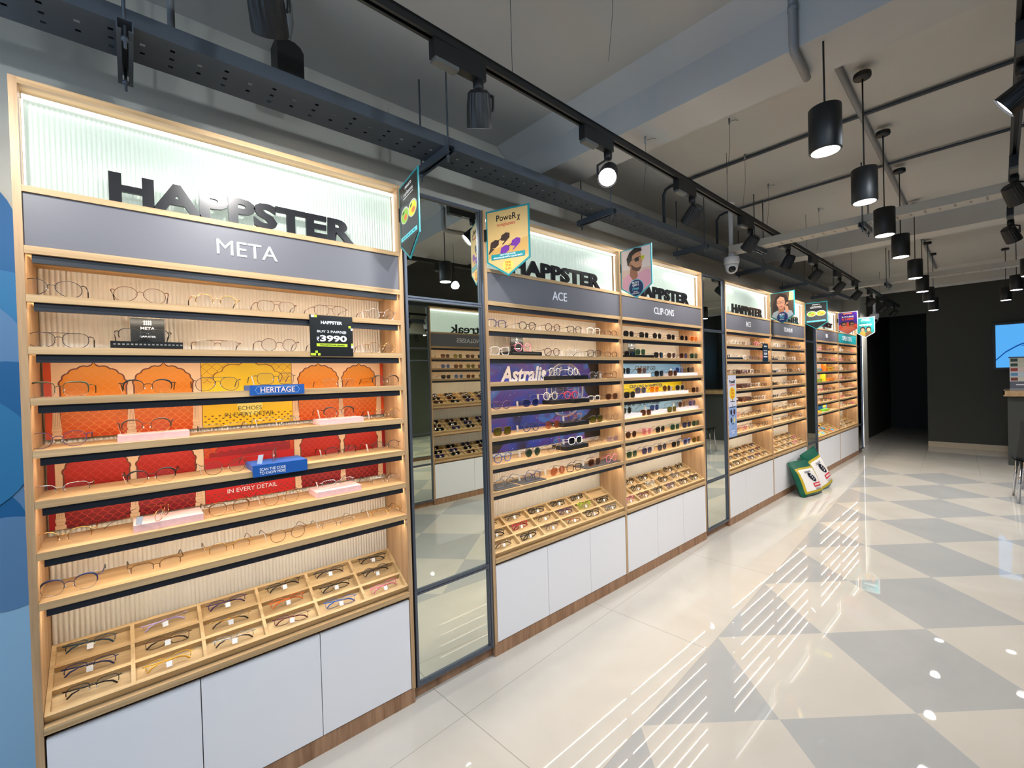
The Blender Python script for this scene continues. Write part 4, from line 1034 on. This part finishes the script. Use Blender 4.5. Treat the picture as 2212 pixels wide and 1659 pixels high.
# ------------------------------------------------------------------ hanging banners
def ell(cx,cz,a,b_,n=28,t0=0,t1=2*PI): return [(cx+a*cos(t0+(t1-t0)*i/n),cz+b_*sin(t0+(t1-t0)*i/n)) for i in range(n if t1-t0>6.28 else n+1)]
def banner(x,label,draw,base,edge=TEAL,y=0.,th=.005,rz=0.):
    """pentagon board standing out from the wall; drawn in u (from the wall) and v (up)"""
    root=thing('hanging_banner',label,'banner',(x,y,2.037),rz,'pentagon banners on the display wall')
    M=Matrix(((0,1,0,0),(-1,0,0,0),(0,0,1,0),(0,0,0,1)))     # (u,d,v) -> world: u to -y, d to +x
    O=[(0,.082),(.125,0),(.25,.082),(.25,.353),(0,.353)]
    b_=MB(); b_.prism(O,0,th,edge,M); b_.build('board',root)
    p=MB()
    class D:
        k=0
        @staticmethod
        def poly(pts,m): D.k+=1; vs=[(u,-.0004-.00012*D.k,v) for u,v in pts]; p.add(vs,[tuple(range(len(vs)))],m,False,M)
        @staticmethod
        def txt(s,u,v,w,h,m,bold=.01,shear=0.): D.k+=1; text(p,s,-u,v,-.0006-.00012*D.k,w,h,m,bold=bold,th=.0002,facing='-X',shear=shear)
    e=.009
    D.poly([(e,.082+e*.5),(.125,e*1.2),(.25-e,.082+e*.5),(.25-e,.353-e),(e,.353-e)],base)
    draw(D); p.build('print',root)
    MB().box(-.004,.010,-.004,.012,.20,.26,BLACK).build('bracket',root)
    return root
c_=lambda n,r,g2,b2,ro=.5: mat('print_'+n,(r,g2,b2),ro)
SKIN=c_('skin',196,140,108); SKIN2=c_('skin_shade',166,108,80); HAIR=c_('hair',40,26,22); NAVYP=c_('navy',18,36,92); PINKP=c_('pink_shirt',236,170,188); SANDP=c_('sand',222,184,118); PURP=c_('purple',112,44,150); DKBR=c_('dark_brown',56,34,24); REDP=c_('red2',200,60,40); TEALP=c_('teal',40,160,170); CYANP=c_('cyan',110,214,224); WH=c_('white',240,240,240); YELP=c_('yellow2',226,228,40); LIMEP=c_('lime2',150,196,60)
def d_lenses(D):
    D.txt('UPGRADE TO',.125,.322,.085,.012,WH,.02); D.txt('cerlenses',.125,.296,.12,.018,WH,0)
    D.poly([(.06,.277),(.19,.277),(.19,.280),(.06,.280)],WH)
    D.poly([(.009,.09),(.241,.09),(.241,.22),(.009,.26)],c_('charcoal_print',62,64,68))
    for u,m in ((.075,LIMEP),(.178,YELP)):
        D.poly(ell(u,.205,.054,.036),c_('rim_print',200,204,190)); D.poly(ell(u,.203,.047,.030),m); D.poly(ell(u+.01,.195,.022,.012),c_('orange_print',226,120,60)); D.poly([(u-.03,.212),(u-.004,.22),(u-.004,.228),(u-.03,.222)],c_('dkgreen_print',30,60,30))
    D.poly([(.02,.098),(.23,.098),(.23,.116),(.02,.116)],CYANP); D.txt('BOOK YOUR LENS TRIAL',.125,.107,.17,.008,c_('dkcyan_print',20,90,100),.0)
    D.poly([(.012,.088),(.125,.013),(.238,.088)],c_('black_print',18,20,20))
banner(.835,'dark lens banner edge-on to the camera, at right edge of the nearest bay',d_lenses,c_('black_print',18,20,20),y=-.004,rz=-.16)
def d_power(D):
    D.txt('PoweR',.12,.306,.115,.032,TXTB,.012); D.txt('x',.19,.292,.022,.03,DKBR,.02,.3); D.txt('sunglasses',.118,.270,.105,.022,REDP,.006)
    D.poly([(.012,.10),(.238,.10),(.238,.19),(.012,.14)],c_('sand_dark',206,160,86))
    for u0,v0,m,s in ((.012,.0,DKBR,1.),(.072,-.035,PURP,1.)):
        for du,dv in ((.035,.175),(.098,.205)):
            D.poly([(u0+du-.026,v0+dv-.016),(u0+du-.020,v0+dv+.010),(u0+du+.006,v0+dv+.022),(u0+du+.028,v0+dv+.016),(u0+du+.026,v0+dv-.006),(u0+du+.004,v0+dv-.022)],m)
        D.poly([(u0+.055,v0+.190),(u0+.078,v0+.202),(u0+.078,v0+.198),(u0+.055,v0+.185)],TXTB)
        D.poly([(u0+.012,v0+.160),(u0+.036,v0+.150),(u0+.002,v0+.124),(u0+.0,v0+.128)],m)
        D.poly([(u0+.118,v0+.205),(u0+.126,v0+.20),(u0+.085,v0+.165),(u0+.08,v0+.168)],m)
    D.poly([(.028,.092),(.222,.092),(.222,.120),(.028,.120)],TEAL); D.txt('ADD YOUR POWER',.125,.113,.09,.008,WH,.02); D.txt('PERSONALISE WITH COLOR TINTS',.125,.100,.165,.008,WH,.02)
    D.poly(ell(.125,.055,.030,.031),c_('sun_glow',252,214,90)); 
    for i,s in enumerate(('SEE','THE','SUN')): D.txt(s,.125,.071-i*.0165,.034,.0125,c_('orange_ink',226,96,30),.03)
banner(1.328,'sand coloured sunglasses banner beside the nearest tall mirror',d_power,SANDP,y=-.015,rz=.42)
def d_man(D):
    D.poly([(.01,.20),(.24,.17),(.24,.345),(.01,.345)],c_('sky_pink',236,214,208)); D.poly([(.01,.15),(.24,.15),(.24,.20),(.01,.21)],c_('dune',232,196,180))
    D.poly([(.012,.09),(.02,.15),(.075,.185),(.14,.165),(.20,.19),(.238,.18),(.238,.088),(.125,.014)],PINKP)
    D.poly([(.075,.165),(.082,.225),(.135,.215),(.14,.15),(.11,.115)],SKIN2)
    D.poly([(.072,.235),(.080,.300),(.115,.325),(.165,.318),(.172,.275),(.180,.245),(.172,.238),(.174,.222),(.168,.205),(.150,.182),(.120,.190),(.095,.205)],SKIN)
    D.poly([(.095,.205),(.120,.190),(.150,.182),(.168,.205),(.165,.214),(.145,.208),(.120,.215),(.10,.232),(.085,.245)],c_('beard',92,58,46))
    D.poly([(.060,.235),(.052,.285),(.075,.325),(.115,.348),(.170,.342),(.175,.318),(.130,.315),(.100,.300),(.092,.265),(.082,.262),(.08,.235)],HAIR)
    D.poly(ell(.080,.240,.010,.018,16),SKIN2)
    D.poly([(.118,.278),(.150,.283),(.152,.256),(.128,.250),(.116,.262)],c_('shade_lens',36,28,30)); D.poly([(.164,.286),(.196,.282),(.190,.258),(.172,.256)],c_('yellow_lens',200,196,40)); D.poly([(.083,.262),(.118,.272),(.118,.275),(.083,.266)],TXTB); D.poly([(.150,.281),(.166,.284),(.166,.280),(.150,.277)],TXTB)
    D.poly(ell(.125,.072,.060,.060),CYANP); D.poly(ell(.125,.072,.056,.056),NAVYP)
    D.txt('BUY1',.12,.109,.05,.014,WH,.04); D.txt('GET1',.12,.091,.05,.014,WH,.04); D.txt('Free',.12,.068,.052,.020,CYANP,.01,.3); D.txt('ON ALL',.12,.046,.036,.008,WH,.02); D.txt('SUNGLASSES',.12,.034,.06,.008,WH,.02)
banner(2.552,'banner of a person in pink shirt wearing sunglasses',d_man,c_('sky_pink',236,214,208),edge=mat('pale_teal_edge',(90,184,196),.4))
def d_woman(D):
    D.poly([(.01,.10),(.24,.10),(.24,.345),(.01,.345)],c_('cafe',74,56,44)); D.poly([(.19,.25),(.24,.25),(.24,.345),(.20,.345)],c_('cafe_lamp',222,180,110))
    D.poly([(.03,.12),(.028,.22),(.060,.31),(.110,.338),(.165,.318),(.190,.255),(.185,.17),(.20,.11)],HAIR)
    D.poly([(.012,.088),(.03,.13),(.075,.150),(.17,.15),(.22,.13),(.238,.09),(.125,.014)],c_('denim',150,160,166))
    D.poly([(.085,.10),(.085,.19),(.145,.18),(.14,.09)],SKIN2)
    D.poly([(.068,.215),(.072,.275),(.105,.305),(.145,.285),(.155,.235),(.145,.190),(.115,.160),(.088,.175)],SKIN)
    D.poly([(.140,.195),(.185,.215),(.188,.235),(.165,.225),(.150,.175),(.165,.115),(.195,.12),(.180,.19)],SKIN)
    for u in (.092,.130): 
        D.poly(ell(u,.240,.020,.016,20),c_('frame_pr',90,40,44)); D.poly(ell(u,.240,.017,.013,20),c_('skin_lens',186,130,104))
    D.poly([(.095,.190),(.115,.183),(.135,.194),(.115,.198)],c_('lips',176,70,74))
    D.poly(ell(.125,.072,.056,.056),NAVYP); D.txt('BUY1',.12,.100,.048,.018,WH,.03); D.txt('GET1',.12,.08,.048,.010,CYANP,.03); D.txt('Free',.12,.062,.04,.012,CYANP,.01,.3); D.txt('ON ALL',.12,.044,.05,.007,WH,.02)
banner(5.442,'banner of a smiling person in glasses resting cheek on hand',d_woman,c_('cafe',74,56,44),rz=-.08)
banner(6.685,'dark lens banner facing the camera, beyond the fifth bay',d_lenses,c_('black_print',18,20,20))
def d_pairs(D):
    D.poly([(.07,.315),(.18,.315),(.19,.338),(.06,.338)],c_('badge',236,110,70)); D.txt('peepstar',.125,.325,.09,.012,WH,.02)
    D.txt('2 PAIRS',.125,.276,.15,.022,WH,.04); D.txt('₹1000',.125,.240,.15,.034,c_('hot_orange',240,84,50),.05)
    D.poly([(.012,.088),(.012,.15),(.08,.19),(.17,.19),(.238,.15),(.238,.088),(.125,.014)],c_('hot_orange',240,84,50))
    for u in (.075,.175):
        D.poly(ell(u,.165,.036,.042,20),HAIR); D.poly(ell(u+.004,.150,.026,.032,20),SKIN); D.poly([(u-.022,.158),(u+.03,.158),(u+.026,.142),(u-.018,.142)],c_('maroon_lens',120,30,40))
    D.poly([(.03,.085),(.125,.016),(.22,.085),(.17,.12),(.08,.12)],c_('coral',236,120,90))
banner(8.300,'purple and orange two pairs banner',d_pairs,c_('violet',72,30,140),edge=mat('white_edge',(238,232,240),.4))
def d_990(D):
    D.txt('SUPER',.125,.322,.10,.018,WH,.02); D.txt('SAVERS',.125,.297,.13,.016,WH,.01); D.txt('2 PAIRS',.11,.255,.12,.016,c_('dk_ink',20,60,60),.03); D.txt('₹990',.125,.222,.17,.030,WH,.05)
    for u,sh in ((.085,c_('mustard',190,150,60)),(.165,c_('brown_top',110,80,50))):
        D.poly([(u-.045,.07),(u-.03,.11),(u+.03,.11),(u+.045,.07),(.125,.018)],sh); D.poly(ell(u,.150,.036,.042,20),HAIR); D.poly(ell(u,.138,.024,.030,20),SKIN)
    D.poly([(.118,.140),(.132,.140),(.132,.134),(.118,.134)],TXTB)
banner(9.512,'teal super saver banner farthest along the wall',d_990,c_('teal_board',18,124,124),edge=mat('white_edge',(238,232,240),.4))

# ------------------------------------------------------------------ pet food bags
GRN=mat('bag_green',(8,84,62),.32); GLD=mat('bag_gold',(186,160,40),.35); BGW=mat('bag_white',(232,226,222),.4); BGR=mat('bag_red',(206,44,62),.4); BGB=mat('bag_dark_oval',(24,26,44),.4); BTX=mat('bag_grey_print',(120,120,130),.5)
def bag(label,loc,rz,lean,w,h,t,roll=0.):
    M=Matrix.Translation(loc)@Matrix.Rotation(rz,4,'Z')@Matrix.Rotation(-lean,4,'X')@Matrix.Rotation(roll,4,'Y')
    root=thing('pet_food_bag',label,'bag',M=M,group='green pet food bags')
    mb=MB(); nu,nv=14,18
    def P(u,v,side):      # u,v in 0..1, bulging pouch pinched at top
        tp=(1-max(0,(v-.62)/.38)**1.3)*(min(1,(v+.02)/.05))**.5
        b_=(1-abs(2*u-1)**5)**.5
        yy=side*t/2*b_*tp+ .006*sin(9*u+7*v)*(1-v)
        return (w*(u-.5)*(1-.05*sin(PI*v)), yy, h*v+.004*sin(6*u)*v)
    for side in (-1,1):
        vs=[P(i/nu,j/nv,side) for j in range(nv+1) for i in range(nu+1)]
        fs={}
        for j in range(nv):
            for i in range(nu):
                u=(i+.5)/nu; v=(j+.5)/nv
                m=GRN
                if side<0:
                    if .07<u<.97 and .04<v<.80: m=GLD
                    if .15<u<.97 and .09<v<.72: m=BGW
                q=(j*(nu+1)+i,j*(nu+1)+i+1,(j+1)*(nu+1)+i+1,(j+1)*(nu+1)+i)
                fs.setdefault(m,[]).append(q if side<0 else q[::-1])
        for m,ff in fs.items(): mb.add(vs,ff,m,True)
    mb.build('pouch',root)
    def patch(pts,m,off,name):
        p=MB()
        vs=[]
        for u,v in pts:
            x,y,z=P(u,v,-1); vs.append((x,y-off,z))
        c=[sum(q[i] for q in vs)/len(vs) for i in range(3)]; cu=sum(p_[0] for p_ in pts)/len(pts); cv=sum(p_[1] for p_ in pts)/len(pts)
        x,y,z=P(cu,cv,-1)
        p.add(vs+[(x,y-off,z)],[(i,(i+1)%len(vs),len(vs)) for i in range(len(vs))],m,True); return p
    lb=patch([(.62+.11*cos(2*PI*i/20)-.10*sin(2*PI*i/20),.47+.14*sin(2*PI*i/20)) for i in range(20)],BGB,.004,'oval')
    for i in range(3): lb.add(*[(q:=patch([(.60+.03*i-.03,.53-.06*i),(.60+.03*i+.04,.55-.06*i),(.60+.03*i+.03,.52-.06*i),(.60+.03*i-.02,.50-.06*i)],BGW,.006,'x')).v,q.f],BGW)
    q=patch([(.55,.19),(.90,.19),(.90,.30),(.55,.30)],BGR,.004,'r'); lb.add(q.v,q.f,BGR)
    for i in range(5): q=patch([(.60+.055*i,.225),(.64+.055*i,.225),(.64+.055*i,.27),(.60+.055*i,.27)],BGW,.006,'t'); lb.add(q.v,q.f,BGW)
    for k in range(3): q=patch([(.55,.15-.02*k),(.85,.15-.02*k),(.85,.158-.02*k),(.55,.158-.02*k)],BTX,.004,'t'); lb.add(q.v,q.f,BTX)
    for k in range(2): q=patch([(.36,.64-.03*k),(.66,.65-.03*k),(.66,.665-.03*k),(.36,.655-.03*k)],BTX,.004,'t'); lb.add(q.v,q.f,BTX)
    lb.build('front_print',root)
    hd=MB(); hd.tube([(x_,-.006,h*.86) for x_ in (-.055,-.02,.02,.055)],.011,mat('handle_slot_tan',(190,160,110),.5),8,flat=.3); hd.build('handle_slot',root)
    MB().tube([(-w*.49,0,h*.985),(w*.49,0,h*.985)],.007,GRN,6,flat=.5).build('top_seam',root)
bag('green and white pet food bag leaning nearest the camera on the floor',(6.05,-.21,.0),-.18,.40,.46,.42,.11)
bag('green and white pet food bag leaning behind the other bag',(6.53,-.22,.0),-.18,.32,.43,.50,.11,roll=-.20)

# ------------------------------------------------------------------ far right: screen, counter, boxes, chairs
root=thing('wall_screen','large black-framed screen showing blue picture on the far wall','screen',(XF-.06,-2.25,1.82))
MB().box(0,.055,-.69,.69,-.405,.405,BLACK).build('bezel',root)
MB().box(-.003,.0,-.655,.655,-.365,.365,emat('screen_blue',(90,176,246),1.0)).build('display_panel',root)
gl=MB(); ED=emat('screen_dark_blue',(28,92,176),.8)

for path,ww in (([(.655,-.235),(.54,-.10),(.42,-.01),(.35,.03),(.27,.025),(.1,-.16)],.026),([(.36,-.01),(.25,.05),(.0,.07)],.014)):
    for (y0,z0),(y1,z1) in zip(path,path[1:]): gl.quad((-.0036,y0,z0-ww/2),(-.0036,y1,z1-ww/2),(-.0036,y1,z1+ww/2),(-.0036,y0,z0+ww/2),ED)
gl.build('picture_line',root)
CTOP=OAKH
root=thing('service_counter','charcoal service counter with oak tray top, cut by the right edge','counter',(9.70,-1.70,0))
MB().box(.06,.62,-1.38,-.04,.0,1.02,DARK).build('body',root)
tt=MB().box(0,.68,-1.42,0,1.03,1.05,CTOP)
for a in ((0,.014,-1.42,0),(.666,.68,-1.42,0),(.0,.68,-.014,0),(.0,.68,-1.42,-1.406)): tt.box(a[0],a[1],a[2],a[3],1.05,1.115,CTOP)
tt.build('tray_top',root)
BXc=[(150,150,156),(92,96,106),(206,202,190),(196,206,214),(214,196,190),(198,198,182),(196,194,178)]
for i in range(7):
    z=1.0504+sum((.10,.10,.07,.07,.07,.07,.07)[:i]); hh=(.10,.10,.07,.07,.07,.07,.07)[i]-.001
    mb=MB().box(-.16,.16,-.29,.0,0,hh,mat('lens_box_%d'%i,BXc[i],.45))
    if i>=2: mb.box(-.1608,-.16,-.08,-.01,.012,hh-.012,mat('lens_box_green',(36,66,60),.5) if i>=5 else mat('lens_box_mark_%d'%i,((120,60,50),(90,140,180),(150,60,50))[i-2],.5))
    else: mb.box(-.1608,-.16,-.22,-.06,hh*.45,hh*.6,TXTW)
    tag(mb.build('lens_box',None,(9.90,-1.765,z)),f'carton of lenses on the counter, {ORD[i]} from bottom of the stack','box','cartons stacked on the counter')
tag(MB().box(-.17,.17,-.32,.01,0,.012,mat('dark_tray_lid',(44,46,70),.4)).build('box_lid',None,(9.90,-1.765,1.0504+.55+.0005)),'dark blue lid on top of the stacked cartons','lid')
CHB=mat('chair_black_shell',(20,22,22),.35); CHR=mat('chair_chrome',(200,200,205),.15,metal=1.)
def chair(x,y,rz,label):
    root=thing('visitor_chair',label,'chair',(x,y,0),rz,'black chairs at the counter')
    s=MB(); n=8
    for j in (0,):
        vs=[];m_=10
        for a in range(m_+1):
            for b2 in range(n+1):
                u=a/m_; v=b2/n
                vs.append((.22*(u*2-1)*.5*2*.5, .42*(v-.5), .45+.03*(2*u-1)**2-.012*sin(PI*v)))
        for t_ in (0,-.012): s.add([(x_*2,y_,z_+t_) for x_,y_,z_ in vs],[(a*(n+1)+b2,a*(n+1)+b2+1,(a+1)*(n+1)+b2+1,(a+1)*(n+1)+b2)[::1 if t_ else -1] for a in range(m_) for b2 in range(n)],CHB,True)
    s.build('seat',root)
    bk=MB(); vs=[]
    for a in range(11):
        for b2 in range(9):
            u=a/10*2-1; v=b2/8
            vs.append((.21*u*(1-.12*v), .20+.09*v+.03*v*v-.035*u*u, .47+.40*v-.05*u*u*v))
    fs=[(a*9+b2,(a+1)*9+b2,(a+1)*9+b2+1,a*9+b2+1) for a in range(10) for b2 in range(8)]
    bk.add(vs,fs,CHB,True); bk.add([(x_,y_+.011,z_) for x_,y_,z_ in vs],[f_[::-1] for f_ in fs],CHB,True); bk.build('backrest',root)
    for sx in (-1,1):
        for sy in (-1,1):
            MB().tube([(sx*.17,sy*.15,.452),(sx*.20,sy*.20,.0)],.0125,CHR,8).build('leg',root)
chair(7.30,-2.02,PI/2+.1,'black shell chair with chrome legs at the right edge, nearest the camera')
chair(8.10,-2.10,PI/2-.2,'black shell chair at the right edge, behind the nearer chair')
# ------------------------------------------------------------------ light, sky, camera
w=bpy.data.worlds.new('World'); S.world=w; w.use_nodes=True
bg=w.node_tree.nodes['Background']; bg.inputs[0].default_value=(.62,.76,1.,1); bg.inputs[1].default_value=.25
l=bpy.data.lights.new('shopfront_daylight','AREA'); l.shape='RECTANGLE'; l.size=3.3; l.size_y=1.5; l.energy=80; l.color=(.52,.72,1.)
o=bpy.data.objects.new('shopfront_daylight',l); COL.objects.link(o); o.location=(XB-.15,-1.4,1.8); o.rotation_euler=(PI/2-.6,0,-PI/2)
c=bpy.data.cameras.new('Camera'); cam=bpy.data.objects.new('Camera',c); COL.objects.link(cam)
YAW,PIT,ROL=.8574,-.0119,-.0285
f_=Vector((cos(YAW)*cos(PIT),sin(YAW)*cos(PIT),sin(PIT))); r_=Vector((sin(YAW),-cos(YAW),0)); u_=r_.cross(f_)
R_=r_*cos(ROL)+u_*sin(ROL); U_=-r_*sin(ROL)+u_*cos(ROL)
Mc=Matrix(((R_.x,U_.x,-f_.x,-.1214),(R_.y,U_.y,-f_.y,-1.8645),(R_.z,U_.z,-f_.z,1.5014),(0,0,0,1)))
cam.matrix_world=Mc; c.sensor_width=36; c.sensor_fit='HORIZONTAL'; c.lens=949.8422/2212*36; c.clip_start=.05; c.clip_end=60
S.camera=cam
S.view_settings.view_transform='Standard'; S.view_settings.look='None'; S.view_settings.gamma=1; S.view_settings.use_curve_mapping=False
S.view_settings.exposure=0.
cy_=S.cycles
cy_.max_bounces=7; cy_.diffuse_bounces=3; cy_.glossy_bounces=5; cy_.transmission_bounces=4; cy_.transparent_max_bounces=16
cy_.caustics_reflective=False; cy_.caustics_refractive=False; cy_.sample_clamp_indirect=6.
cy_.use_denoising=True
